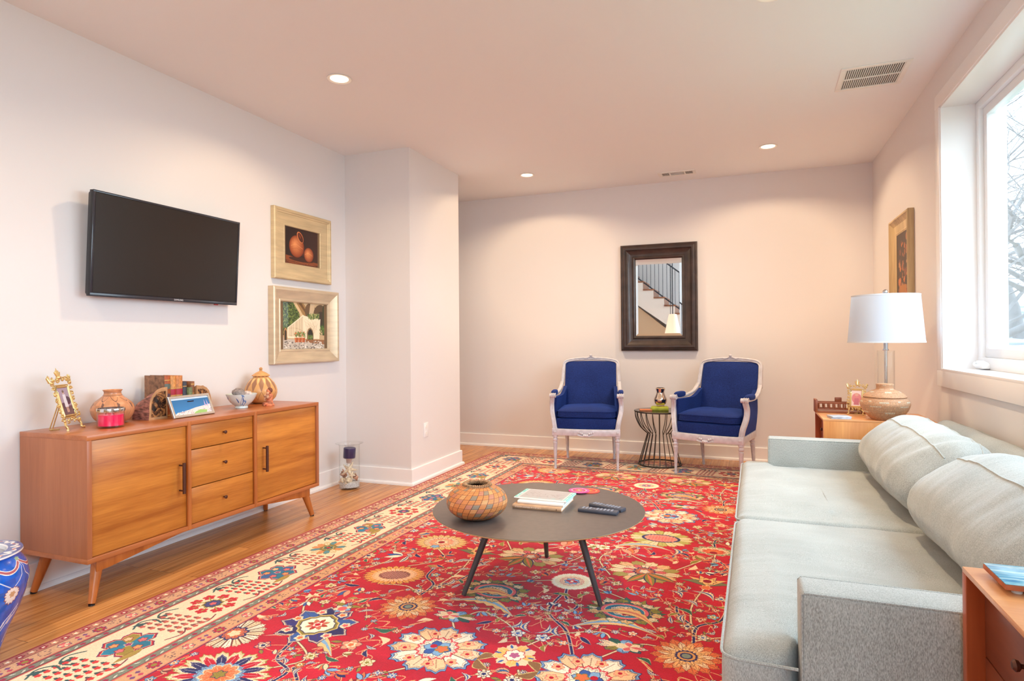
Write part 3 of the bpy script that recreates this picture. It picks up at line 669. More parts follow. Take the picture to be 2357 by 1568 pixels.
def skirting(name, pts):
    # pts: floor polyline with the room on the left of the direction of travel
    b = MB(); n = len(pts)
    def offs(d):
        out = []
        for i in range(n):
            p = Vector(pts[i])
            if i == 0: t = (Vector(pts[1]) - p).normalized(); out.append(p + Vector((-t.y, t.x)) * d); continue
            if i == n - 1: t = (p - Vector(pts[i - 1])).normalized(); out.append(p + Vector((-t.y, t.x)) * d); continue
            t0 = (p - Vector(pts[i - 1])).normalized(); t1 = (Vector(pts[i + 1]) - p).normalized()
            n0 = Vector((-t0.y, t0.x)); n1 = Vector((-t1.y, t1.x)); m = (n0 + n1).normalized(); out.append(p + m * (d / max(0.2, m.dot(n0))))
        return out
    prof = [(0, 0.131), (0.012, 0.131), (0.015, 0.127), (0.015, 0.024), (0.024, 0.022), (0.030, 0.014), (0.032, 0.0)]
    L = [(offs(d), z) for d, z in prof]
    V = [[b.bm.verts.new((q.x, q.y, z)) for q in o] for o, z in L]
    for a in range(len(V) - 1):
        for i in range(n - 1): b.bm.faces.new([V[a][i], V[a][i + 1], V[a + 1][i + 1], V[a + 1][i]])
    b.cap([v[0] for v in V]); b.cap([v[-1] for v in V])
    return struct(name, b, M['trim'], sharp=25)
skirting('baseboard_left', [(XL, CY0), (XL, YREAR)])
skirting('baseboard_column', [(HX, CY1), (CX, CY1), (CX, CY0), (XL, CY0)])
skirting('baseboard_back', [(XR, YB), (HX, YB)])
skirting('baseboard_right', [(XR, YREAR), (XR, YB)])

# ------------------------------------------------------------ window_1: deep white reveal, casement, crank
def window(name, y0, y1, z0, z1, cols, crank=True):
    x = XR
    root = MB(); c = 0.08
    root.box((x - 0.018, y0 - c, z0 - c - 0.012), (x, y1 + c, z0), 0.003); root.box((x - 0.018, y0 - c, z1), (x, y1 + c, z1 + c), 0.003)
    root.box((x - 0.018, y0 - c, z0), (x, y0, z1), 0.003); root.box((x - 0.018, y1, z0), (x, y1 + c, z1), 0.003)
    root.box((x - 0.018, y0, z0 - 0.004), (x + 0.3, y1, z0 + 0.012), 0.002); root.box((x - 0.012, y0, z1 - 0.012), (x + 0.3, y1, z1 + 0.004), 0.002)
    root.box((x - 0.012, y0 - 0.004, z0), (x + 0.3, y0 + 0.012, z1), 0.002); root.box((x - 0.012, y1 - 0.012, z0), (x + 0.3, y1 + 0.004, z1), 0.002)
    w = root.build(name, M['trim'], sharp=25); w['kind'] = 'structure'
    fr = MB(); X = x + 0.155; t = 0.045; a0, a1, b0, b1 = y0 + 0.012, y1 - 0.012, z0 + 0.012, z1 - 0.012
    fr.box((X, a0, b0), (X + 0.10, a1, b0 + t + 0.02), 0.004); fr.box((X, a0, b1 - t), (X + 0.10, a1, b1), 0.004); fr.box((X + .001, a0 - .001, b0), (X + 0.099, a0 + t, b1), 0.003); fr.box((X + .001, a1 - t, b0), (X + 0.099, a1 + .001, b1), 0.003)
    for k in range(1, cols): q = a0 + (a1 - a0) * k / cols; fr.box((X, q - t, b0), (X + 0.10, q + t, b1), 0.004)
    fr.build('window_frame', M['winwhite'], w, sharp=25)
    for k in range(cols):
        q0, q1 = a0 + (a1 - a0) * k / cols + t, a0 + (a1 - a0) * (k + 1) / cols - t
        sa = MB(); r = 0.05; p0, p1 = b0 + t + 0.02, b1 - t; XS = X + 0.022
        for (ya, yb, za, zb, e_) in ((q0, q1, p0, p0 + r, 0), (q0, q1, p1 - r, p1, 0), (q0 + .001, q0 + r, p0 + .001, p1 - .001, .001), (q1 - r, q1 - .001, p0 + .001, p1 - .001, .001)): sa.box((XS + e_, ya, za), (XS + 0.05 - e_, yb, zb), 0.005)
        so = sa.build('sash', M['winwhite'], w, sharp=25)
        g = MB(); g.box((XS + 0.022, q0 + r - 0.004, p0 + r - 0.004), (XS + 0.028, q1 - r + 0.004, p1 - r + 0.004)); g.build('pane', M['glass'], so, flat=True)
        if crank:
            cr = MB(); yc = q1 - 0.03; zc = b0 + 0.030
            cr.prism([(yc - 0.115, zc - 0.024), (yc + 0.005, zc - 0.024), (yc + 0.005, zc + 0.006), (yc - 0.02, zc + 0.020), (yc - 0.085, zc + 0.012), (yc - 0.115, zc)], X - 0.035, X + 0.002, 'x', 0.006)
            cr.tube(spline([(X - 0.034, yc - 0.09, zc), (X - 0.05, yc - 0.07, zc - 0.006), (X - 0.048, yc - 0.03, zc - 0.002), (X - 0.036, yc - 0.005, zc + 0.006)], 5), 0.007)
            cr.build('crank_handle', M['winwhite'], w)
    return w
window('window_1', WY0, WY1, WZ0, WZ1, 2)
window('added_window_right', VY0, VY1, VZ0, VZ1, 2, crank=False)  # unseen window behind the camera, added to let in more daylight
b = MB()
for a_, c_ in (((UX0, UZ0), (UX0 + .06, UZ1)), ((UX1 - .06, UZ0), (UX1, UZ1)), ((UX0, UZ0), (UX1, UZ0 + .06)), ((UX0, UZ1 - .06), (UX1, UZ1)), ((UX0, 2.3), (UX1, 2.38))): b.box((a_[0], YREAR - .12, a_[1]), (c_[0], YREAR - .04, c_[1]), .004)
w3 = b.build('added_window_rear', M['winwhite'], sharp=25); w3['kind'] = 'structure'  # unseen rear window, added as frontal fill for the back wall and chairs
b = MB(); b.box((UX0 + .05, YREAR - .084, UZ0 + .05), (UX1 - .05, YREAR - .078, UZ1 - .05)); b.build('pane', M['glass'], w3, flat=True)

# ------------------------------------------------------------ ceiling fittings
M['lamp_glow'] = emis('downlight_glow', (1.0, 0.78, 0.50), 14)
def downlight(x, y, label, real=True, power=DOWNLIGHT_W):
    t = thing('recessed_downlight', label, 'ceiling light', (x, y, ZC), group=None)
    b = MB(); b.lathe([(0.060, 0.0), (0.071, -0.001), (0.074, -0.004), (0.070, -0.006), (0.056, -0.003), (0.052, 0.0), (0.052, -0.0005)], 40, cap0=False, cap1=False); b.build('trim_ring', M['white_metal'], t)
    b = MB(); b.lathe([(0.053, -0.0012), (0.053, -0.0022), (0.03, -0.004), (0.0, -0.0045)], 32, cap1=False); b.build('lens', M['lamp_glow'], t)
    l = area('downlight_lamp', (x, y, ZC - 0.008), (0, 0, 0), 0.10, 0.10, power, (1.0, 0.745, 0.47), 'DISK', spread=150)
    return t
downlight(-2.253, 3.066, 'round recessed ceiling light above the wooden sideboard and television')
downlight(-1.933, 5.511, 'round recessed ceiling light left of the small ceiling vent', power=22)
downlight(0.174, 5.442, 'round recessed ceiling light near the right-hand back corner', power=22)
for (x, y) in ((0.12, 3.03), (-2.25, 0.6)):  # unseen downlights out of view, added to fill the room with light
    downlight(x, y, 'unseen added ceiling light ' + {3.03: 'above the sofa and the large ceiling vent', .6: 'nearer the camera, above the ' + ('left' if x < 0 else 'right') + ' side of the room'}[y])

b = MB(); t = thing('ceiling_vent', 'large two-row white ceiling vent near the window wall', 'vent', (0.71, 4.215, ZC), rz=R(-1))
b.box((-0.18, -0.18, -0.006), (0.18, -0.150, 0), 0.002); b.box((-0.18, 0.150, -0.006), (0.18, 0.18, 0), 0.002); b.box((-0.18, -0.15, -0.006), (-0.152, 0.15, 0), 0.002); b.box((0.152, -0.15, -0.006), (0.18, 0.15, 0), 0.002); b.box((-0.152, -0.006, -0.006), (0.152, 0.006, 0), 0.001)
b.build('frame', M['white_metal'], t)
b = MB(); b.box((-0.152, -0.15, -0.0006), (0.152, 0.15, -0.0001)); b.build('backing', M['dark_slot'], t, flat=True)
b = MB()
for s0, s1 in ((-0.15, -0.006), (0.006, 0.15)):
    for k in range(27):
        x = -0.148 + k * 0.296 / 26; b.sweep([(x, s0, -0.003), (x, s1, -0.003)], [(-0.0028, -0.0034), (-0.002, -0.0042), (0.0028, 0.0034), (0.002, 0.0042)])
b.build('slats', M['white_metal'], t, flat=True)
t = thing('ceiling_vent', 'small narrow white ceiling vent with three grilles above the mirror', 'vent', (-0.605, 6.01, ZC), rz=R(0))
b = MB(); b.box((-0.17, -0.10, -0.006), (0.17, -0.07, 0), 0.002); b.box((-0.17, 0.03, -0.006), (0.17, 0.06, 0), 0.002)
for x0, x1 in ((-0.17, -0.135), (-0.068, -0.056), (0.066, 0.078), (0.145, 0.17)): b.box((x0, -0.07, -0.006), (x1, 0.03, 0), 0.001)
b.build('frame', M['white_metal'], t)
b = MB(); b.box((-0.135, -0.07, -0.0006), (0.145, 0.03, -0.0001)); b.build('backing', M['dark_slot'], t, flat=True)
b = MB()
for x0, x1 in ((-0.135, -0.068), (0.078, 0.145)):
    for k in range(7): x = x0 + 0.004 + k * (x1 - x0 - 0.008) / 6; b.box((x - 0.0022, -0.07, -0.0026), (x + 0.0008, 0.03, -0.001))
for k in range(8): y = -0.066 + k * 0.0131; b.box((-0.056, y - 0.0025, -0.0026), (0.066, y + 0.0012, -0.001))
b.build('slats', M['white_metal'], t, flat=True)

t = thing('wall_outlet', 'white double electrical outlet plate on the protruding column', 'outlet', (CX, 4.60, 0.415))
b = MB(); b.box((0, -0.037, -0.06), (0.006, 0.037, 0.06), 0.002); b.build('cover_plate', M['trim'], t)
for z in (-0.026, 0.026):
    b = MB(); b.lathe([(0.017, 0), (0.017, 0.008), (0.0, 0.0085)], 20, M=Matrix.Translation((0, 0, z)) @ Matrix.Rotation(R(90), 4, 'Y')); r_ = b.build('receptacle', M['white_metal'], t)

# ------------------------------------------------------------ rug
t = thing('persian_rug', 'large red floral Persian rug with cream patterned border under the coffee table', 'rug', (RCX, 2.8, 0), rz=R(-1.1))
b = MB(); b.box((RX0 - RCX, RY0 - 2.8, 0.0005), (RX1 - RCX, RY1 - 2.8, 0.009), 0.003); b.build('rug_edge', plain('rug_edge_red', (140, 26, 36), 0.95), t)
b = MB(); b.grid(lambda u, v: (RX0 - RCX + 0.003 + u * (RX1 - RX0 - 0.006), RY0 - 2.8 + 0.003 + v * (RY1 - RY0 - 0.006), 0.0098), 1, 1)
b.build('rug_pile', imat('rug_pattern', paint_rug(), 0.95, bump=0.25, sheen=0.15, spec=0.1), t, flat=True, recalc=False)
b = MB(); rr_ = random.Random(5)
for k in range(690):
    x = RX0 - RCX + 0.0025 + k * 0.005; y = RY1 - 2.8; dx = rr_.uniform(-.006, .006); ln = rr_.uniform(.018, .045)
    b.tube([(x, y - 0.004, 0.006), (x + dx * .5, y + ln * .5, 0.004), (x + dx, y + ln, 0.002)], 0.0014, 4)
fo = b.build('fringe', plain('rug_fringe', (170, 120, 88), 0.95), t); fo['kind'] = 'stuff'

# ------------------------------------------------------------ sideboard
TOPZ = 0.757
teak_h = wood('teak_horizontal', (160, 88, 26), (208, 134, 54), 'y', 0.38)
teak_v = wood('walnut_side', (156, 90, 54), (180, 112, 72), 'z', 0.4, contrast=(0.25, 0.75))
teak_case = wood('teak_case', (158, 86, 40), (188, 112, 62), 'y', 0.33, contrast=(0.25, 0.75), coat=0.3)
teak_leg = wood('teak_leg', (158, 84, 32), (192, 112, 52), 'z', 0.35)
bronze = plain('dark_bronze', (92, 58, 46), 0.38, metal=0.6)
SX, SY = -2.92, 2.637
sb = thing('sideboard', 'mid-century wooden sideboard with two doors and three drawers under the television', 'sideboard', (SX, SY, 0))
x0, x1, y0, y1, z0, z1, th = -0.225, 0.225, -0.780, 0.780, 0.195, TOPZ, 0.022
b = MB(); b.box((x0, y0, z1 - th), (x1, y1, z1), 0.001); b.build('top_panel', teak_case, sb)
for n_, ya, yb in (('side_panel', y0, y0 + th), ('side_panel', y1 - th, y1)):
    b = MB(); b.box((x0, ya, z0 + th), (x1, yb, z1 - th), 0.001); b.build(n_, teak_v, sb)
b = MB(); b.box((x0, y0, z0), (x1, y1, z0 + th), 0.001); b.box((x0 + .002, y0 + th, z0 + th), (x0 + 0.010, y1 - th, z1 - th)); b.box((x0 + .01, y0 + th, z0 + th), (x1 - 0.04, y1 - th, z1 - th)); b.build('carcass', teak_case, sb)
D1, D2 = -0.250, 0.209
for yy in (D1, D2):
    b = MB(); b.sweep([(x1 - 0.004, yy, z0 + 0.004), (x1 - 0.004, yy, z1 - 0.004)], [(0.011 * cos(a), 0.011 * sin(a)) for a in np.linspace(0, 2 * pi, 16, endpoint=False)], ref=(1, 0, 0)); b.box((x1 - .03, yy - .010, z0 + th), (x1 - .006, yy + .010, z1 - th)); b.build('divider', teak_leg, sb)
def door(ya, yb, hy, hz0, hz1):
    b = MB(); b.box((x1 - 0.034, ya, z0 + th + .003), (x1 - 0.010, yb, z1 - th - .003), 0.0015); d = b.build('door', teak_h, sb)
    b = MB(); b.cyl((x1 + 0.022, hy, hz0), (x1 + 0.022, hy, hz1), 0.0082)
    for z in (hz0 + .014, hz1 - .014): b.cyl((x1 - 0.012, hy, z), (x1 + 0.022, hy, z), 0.004)
    b.build('handle', bronze, d)
door(y0 + th + .003, D1 - .013, -0.302, 0.396, 0.552); door(D2 + .013, y1 - th - .003, 0.278, 0.392, 0.545)
for za, zb in ((0.220, 0.404), (0.4085, 0.602), (0.6065, z1 - th - .003)):
    b = MB(); b.box((x1 - 0.034, D1 + .013, za), (x1 - 0.010, D2 - .013, zb), 0.0015); d = b.build('drawer', teak_h, sb)
    b = MB(); b.lathe([(0.004, 0), (0.004, 0.012), (0.009, 0.016), (0.010, 0.021), (0.006, 0.025), (0, 0.026)], 16, M=Matrix.Translation((x1 - 0.011, (D1 + D2) / 2, (za + zb) / 2)) @ Matrix.Rotation(R(90), 4, 'Y')); b.build('knob', bronze, d)
b = MB()
for s in (-1, 1):
    P = [(s * .72, z0 + .001), (s * .72, z0 - .055), (s * .66, z0 - .052), (s * .30, z0 - .012), (s * .12, z0 - .001), (s * .12, z0 + .001)]
    b.prism(P, x1 - .05, x1 - .028, 'x', 0.001)
b.prism([(-.2, z0 + .001), (-.2, z0 - .010), (.2, z0 - .010), (.2, z0 + .001)], x1 - .05, x1 - .028, 'x')
b.build('front_apron', teak_leg, sb)
for sx_ in (-1, 1):
    for sy_ in (-1, 1):
        top = Vector((sx_ * .165, sy_ * .690, z0)); ft = Vector((sx_ * .195, sy_ * .742, 0.008))
        b = MB(); b.tube([top, top.lerp(ft, .5), ft], [0.027, 0.021, 0.0145], 20); lg = b.build('leg', teak_leg, sb)
        b = MB(); b.cyl(ft + Vector((0, 0, -.0005)), (ft.x, ft.y, 0.0), 0.013, 0.013); b.build('foot_pad', M['black'], lg)

# ------------------------------------------------------------ television
tv = thing('television', 'black flat-screen television mounted on the left wall, tilted slightly downward', 'television', (XL + 0.085, 2.615, 1.668), rot=(0, R(3.4), 0))
b = MB(); b.box((-0.045, -0.47, -0.262), (0.0, 0.47, 0.262), 0.012); b.box((-0.02, -0.477, -0.267), (0.006, 0.477, 0.267), 0.003); b.build('casing', plain('tv_casing', (24, 24, 28), 0.3), tv)
b = MB(); b.box((0.005, -0.463, -0.245), (0.0075, 0.463, 0.255)); m_ = plain('tv_screen', (26, 18, 15), 0.34, spec=0.45, var=0.0); b.build('screen', m_, tv)
b = MB(); b.box((0.006, -0.477, -0.267), (0.009, 0.477, -0.249), 0.001); b.box((0.006, -0.477, 0.256), (0.009, 0.477, 0.267), 0.001); b.box((0.006, -0.477, -0.25), (0.009, -0.465, 0.258), 0.001); b.box((0.006, 0.465, -0.25), (0.009, 0.477, 0.258), 0.001)
b.build('bezel', plain('tv_bezel', (46, 46, 54), 0.2), tv)
b = MB(); b.box((-0.0, 0.30, -0.274), (0.006, 0.33, -0.266), 0.002); b.build('sensor', plain('sensor_red', (150, 40, 40), 0.3), tv)
b = MB(); b.box((-0.068, -0.20, -0.20), (-0.04, 0.20, 0.16), 0.004); b.build('wall_bracket', M['black'], tv)
def lettering(text, size, m, parent, loc, rot, name='lettering', extrude=0.0006):
    cu = bpy.data.curves.new(name, 'FONT'); cu.body = text; cu.size = size; cu.extrude = extrude; cu.align_x = 'CENTER'; cu.align_y = 'CENTER'
    to = bpy.data.objects.new(name, cu); COL.objects.link(to)
    dg = bpy.context.evaluated_depsgraph_get(); me = bpy.data.meshes.new_from_object(to.evaluated_get(dg)); me.name = name
    bpy.data.objects.remove(to); bpy.data.curves.remove(cu)
    me.materials.clear(); me.materials.append(m)
    o = bpy.data.objects.new(name, me); COL.objects.link(o); o.parent = parent; o.location = loc; o.rotation_euler = rot
    return o
lettering('SAMSUNG', 0.0135, plain('logo_silver', (200, 200, 205), 0.4), tv, (0.0096, 0.04, -0.258), (R(90), 0, R(90)), 'logo')

# ------------------------------------------------------------ framed pictures and mirror
def rings(b, w, h, prof):
    """mitred moulding in the local XZ plane facing -Y; prof = (inset, depth) pairs"""
    V = []
    for d, q in prof:
        V.append([b.bm.verts.new((sx * (w / 2 - d), -q, sz * (h / 2 - d))) for sx, sz in ((-1, -1), (1, -1), (1, 1), (-1, 1))])
    fs = []
    for A, B in zip(V, V[1:]):
        for i in range(4): fs.append(b.bm.faces.new([A[i], A[(i + 1) % 4], B[(i + 1) % 4], B[i]]))
    b._fin(fs)
def picture(name, label, loc, rz, w, h, iw, ih, prof, fm, cm, liner=None, tilt=0):
    t = thing(name, label, 'framed picture', loc, rot=(tilt, 0, rz))
    b = MB(); rings(b, w, h, prof); fo = b.build('frame', fm, t, sharp=20)
    hi = prof[-1][1]
    b = MB(); b.grid(lambda u, v: (-iw / 2 - .004 + u * (iw + .008), -0.009, -ih / 2 - .004 + v * (ih + .008)), 1, 1); b.build('canvas', cm, t, flat=True, recalc=False)
    b = MB(); b.box((-w / 2 + .01, -0.008, -h / 2 + .01), (w / 2 - .01, -0.001, h / 2 - .01)); b.build('backing', plain('picture_back', (120, 96, 70), 0.9), t, flat=True)
    return t
champ = plain('champagne_leaf', (210, 188, 148), 0.42, metal=0.3, var=0.07, vscale=5, stretch=(1, 1, 8), bump=0.1, bscale=60)
silverleaf = plain('silver_leaf_frame', (212, 192, 162), 0.38, metal=0.35, var=0.06, vscale=6, stretch=(1, 1, 6), bump=0.1, bscale=60)

def paint_pots():
    c = Cv(440, 346, 0, 1.27, 0, 1, (44, 20, 14)); rs = np.random.RandomState(1)
    w = c.win(0, 0, 1.27, 1); A, X, Y = w; A *= (0.7 + 0.6 * X / 1.27)[..., None]
    c.poly([(0, 0), (1.27, 0), (1.27, .14), (0, .24)], (132, 64, 26)); c.poly([(0, 0), (1.27, 0), (1.27, .08), (0, .12)], (84, 36, 16))
    for k in range(30): c.line([(rs.rand() * 1.27, rs.rand() * .1), (rs.rand() * 1.27, rs.rand() * .1 + .03)], .004, (150, 80, 40))
    def pot(cx, cy, r, sy_, rot):
        for i in range(26):
            k = i / 25; q = r * (1 - k * .9); cc = [int(a + (b_ - a) * k ** .7) for a, b_ in zip((120, 44, 14), (232, 150, 92))]
            c.radial(cx - r * .25 * k, cy + r * .22 * k, q, cc, sy=sy_, rot=rot)
    c.radial(.62, .17, .5, (60, 26, 12), sy=.12)
    pot(.42, .50, .29, 1.0, .3)
    c.radial(.56, .76, .165, (206, 118, 66), sy=.62, rot=-.9); c.radial(.57, .755, .142, (70, 26, 12), sy=.55, rot=-.9); c.radial(.545, .79, .07, (120, 50, 22), sy=.5, rot=-.9)
    for k in range(9): c.line([(.30 + .05 * k, .66 - .02 * k), (.26 + .055 * k, .40), (.34 + .04 * k, .27)], .005, (150, 60, 26))
    c.line([(.2, .5), (.4, .56), (.66, .46)], .006, (240, 170, 110)); c.line([(.22, .42), (.42, .46), (.66, .38)], .005, (140, 56, 26))
    pot(.90, .33, .195, 1.0, 0)
    for k in range(5): c.line([(.78 + .05 * k, .47), (.82 + .035 * k, .33), (.80 + .05 * k, .2)], .004, (150, 60, 26))
    c.line([(.74, .33), (.88, .38), (1.05, .32)], .005, (244, 180, 120))
    return c.a
def paint_court():
    c = Cv(460, 346, 0, 1.33, 0, 1, (196, 170, 130)); rg = random.Random(4)
    c.poly([(0, .3), (.5, .3), (.5, 1), (0, 1)], (52, 66, 36))
    for k in range(700): c.leaf(rg.uniform(0, .48), rg.uniform(.34, 1), .05, .02, rg.uniform(0, 6.2), rg.choice([(90, 112, 50), (40, 58, 30), (124, 140, 70), (66, 88, 44)]), ow=0)
    c.poly([(.30, 1), (.62, 1), (.88, .74), (.60, .66)], (158, 122, 74)); c.poly([(.30, 1), (.40, 1), (.66, .68), (.60, .66)], (214, 184, 138)); c.poly([(.46, 1), (.56, 1), (.82, .72), (.78, .70)], (110, 78, 44))
    c.radial(.86, .82, .18, (104, 80, 54)); c.poly([(.8, .66), (1.0, .66), (1.0, 1), (.86, 1)], (200, 176, 140)); c.radial(1.20, .74, .24, (92, 72, 50)); c.radial(1.22, .66, .17, (60, 50, 40)); c.poly([(1.27, .3), (1.33, .3), (1.33, 1), (1.27, .9)], (56, 60, 36))
    c.poly([(.10, .30), (.13, .46), (.62, .74), (.66, .72), (1.20, .66), (1.16, .22), (.14, .24)], (240, 226, 196))
    for k in range(40): x = .16 + k * .0115; c.line([(x, .44 + (x - .13) * .55), (x + .004, .30 - .02)], .006, rg.choice([(176, 150, 110), (214, 194, 156)]))
    for k in range(34): c.line([(rg.uniform(.65, 1.1), rg.uniform(.5, .66)), (rg.uniform(.7, 1.1), rg.uniform(.3, .5))], .004, (206, 184, 148))
    c.poly([(.74, .20), (.74, .36), (.78, .44), (.86, .47), (.93, .42), (.96, .34), (.96, .20)], (150, 120, 84)); c.poly([(.77, .20), (.77, .35), (.81, .42), (.86, .44), (.91, .40), (.94, .33), (.94, .20)], (38, 36, 28))
    for k in range(60): c.leaf(rg.uniform(.78, .92), rg.uniform(.2, .28), .05, .014, rg.uniform(.6, 2.4), rg.choice([(70, 96, 44), (120, 140, 76)]), ow=0)
    for k in range(150): c.leaf(rg.uniform(.78, 1.14), rg.uniform(.64, .74), .06, .02, rg.uniform(.3, 2.8), rg.choice([(96, 120, 60), (60, 84, 44), (170, 170, 110)]), ow=0)
    c.poly([(0, 0), (1.33, 0), (1.33, .16), (.7, .2), (.1, .22), (0, .26)], (196, 186, 172)); c.poly([(.7, .15), (1.33, .1), (1.33, .2), (.7, .21)], (150, 100, 64))
    for k in range(160): c.radial(rg.uniform(0, 1.33), rg.uniform(0, .17), rg.uniform(.012, .03), rg.choice([(236, 230, 220), (160, 150, 136), (118, 110, 104), (214, 204, 190)]), sy=.6)
    for x in (.36, .47, .58):
        c.poly([(x, .15), (x + .09, .15), (x + .105, .25), (x - .015, .25)], (176, 92, 50)); c.poly([(x, .15), (x + .03, .15), (x + .03, .25), (x - .015, .25)], (206, 120, 72))
        for k in range(40): c.leaf(x + .045 + rg.uniform(-.05, .05), .25 + rg.uniform(0, .1), .05, .016, rg.uniform(.4, 2.7), rg.choice([(72, 104, 50), (120, 146, 76), (210, 120, 80)]), ow=0)
    c.poly([(.02, .2), (.02, .40), (.05, .45), (.09, .45), (.12, .40), (.12, .2)], (176, 130, 86)); c.poly([(.04, .2), (.04, .38), (.07, .42), (.10, .38), (.10, .2)], (60, 50, 32))
    for k in range(60): c.leaf(rg.uniform(1.2, 1.33), rg.uniform(.3, .5), .06, .02, rg.uniform(0, 3), rg.choice([(96, 130, 50), (60, 90, 40)]), ow=0)
    return c.a
def paint_flowers():
    c = Cv(260, 360, 0, .72, 0, 1, (70, 54, 44)); rg = random.Random(9)
    for k in range(60): c.radial(rg.uniform(.12, .62), rg.uniform(.1, .92), rg.uniform(.02, .07), rg.choice([(150, 92, 60), (120, 70, 52), (176, 124, 84), (96, 60, 46), (190, 110, 60)]), rg.choice([5, 6]), .3)
    c.poly([(.2, .02), (.52, .02), (.56, .25), (.16, .25)], (170, 110, 56)); return c.a
P1 = [(0, 0), (0, .030), (.006, .036), (.020, .036), (.028, .030), (.034, .030), (.040, .026), (.128, .018), (.134, .020), (.140, .016), (.145, .010)]
picture('painting', 'framed painting of two clay pots, upper of the two by the television', (XL + .001, 3.805, 1.877), R(90), .640, .515, .350, .275,
        [(0, 0), (0, .030), (.006, .036), (.020, .036), (.026, .030), (.034, .030), (.038, .025), (.112, .018), (.118, .020), (.122, .016), (.1225, .008)], champ, imat('pots_painting', paint_pots(), 0.45, coat=0.2))
picture('painting', 'framed painting of a sunny courtyard with stairs, lower of the two by the television', (XL + .001, 3.826, 1.283), R(90), .742, .556, .457, .345,
        [(0, 0), (0, .048), (.008, .052), (.022, .050), (.034, .042), (.085, .022), (.092, .025), (.100, .022), (.1055, .010)], silverleaf, imat('courtyard_painting', paint_court(), 0.45, coat=0.2))
picture('painting', 'narrow-looking gilt-framed dark painting on the window wall behind the lamp', (XR - .001, 5.135, 1.665), R(-90), .590, .740, .35, .50,
        [(0, 0), (0, .036), (.006, .041), (.016, .041), (.022, .034), (.05, .016), (.10, .012), (.108, .015), (.120, .010)], wood('aged_gilt', (160, 132, 92), (202, 174, 130), 'z', 0.5), imat('dark_painting', paint_flowers(), 0.5))

espresso = plain('espresso_wood', (58, 44, 40), 0.42, var=0.25, vscale=12, coat=0.25)
mr = thing('wall_mirror', 'dark-framed rectangular mirror on the back wall between the two blue chairs', 'mirror', (-0.820, YB - .001, 1.581))
b = MB(); rings(b, .750, 1.067, [(0, 0), (0, .030), (.004, .040), (.016, .046), (.022, .044), (.024, .050), (.038, .056), (.052, .054), (.058, .046), (.066, .040), (.085, .030), (.105, .024), (.118, .022), (.126, .028), (.134, .030), (.142, .026), (.150, .012)]); b.build('frame', espresso, mr, sharp=20)
mm, mn, mbs = base('mirror_silver'); mbs.inputs['Base Color'].default_value = (0.93, 0.93, 0.93, 1); mbs.inputs['Metallic'].default_value = 1; mbs.inputs['Roughness'].default_value = 0.01
b = MB(); gw, gh, bv = .225, .3815, .022
q = lambda x, y, z: b.bm.verts.new((x, y, z))
o_ = [q(-gw - .003, -.0115, -gh - .003), q(gw + .003, -.0115, -gh - .003), q(gw + .003, -.0115, gh + .003), q(-gw - .003, -.0115, gh + .003)]
i_ = [q(-gw + bv, -.0128, -gh + bv), q(gw - bv, -.0128, -gh + bv), q(gw - bv, -.0128, gh - bv), q(-gw + bv, -.0128, gh - bv)]
for k in range(4): b.bm.faces.new([o_[k], o_[(k + 1) % 4], i_[(k + 1) % 4], i_[k]])
b.bm.faces.new(i_); b.build('mirror_glass', mm, mr, flat=True)
b = MB(); b.box((-.36, -.010, -.52), (.36, -.001, .52)); b.build('backing', M['black'], mr, flat=True)

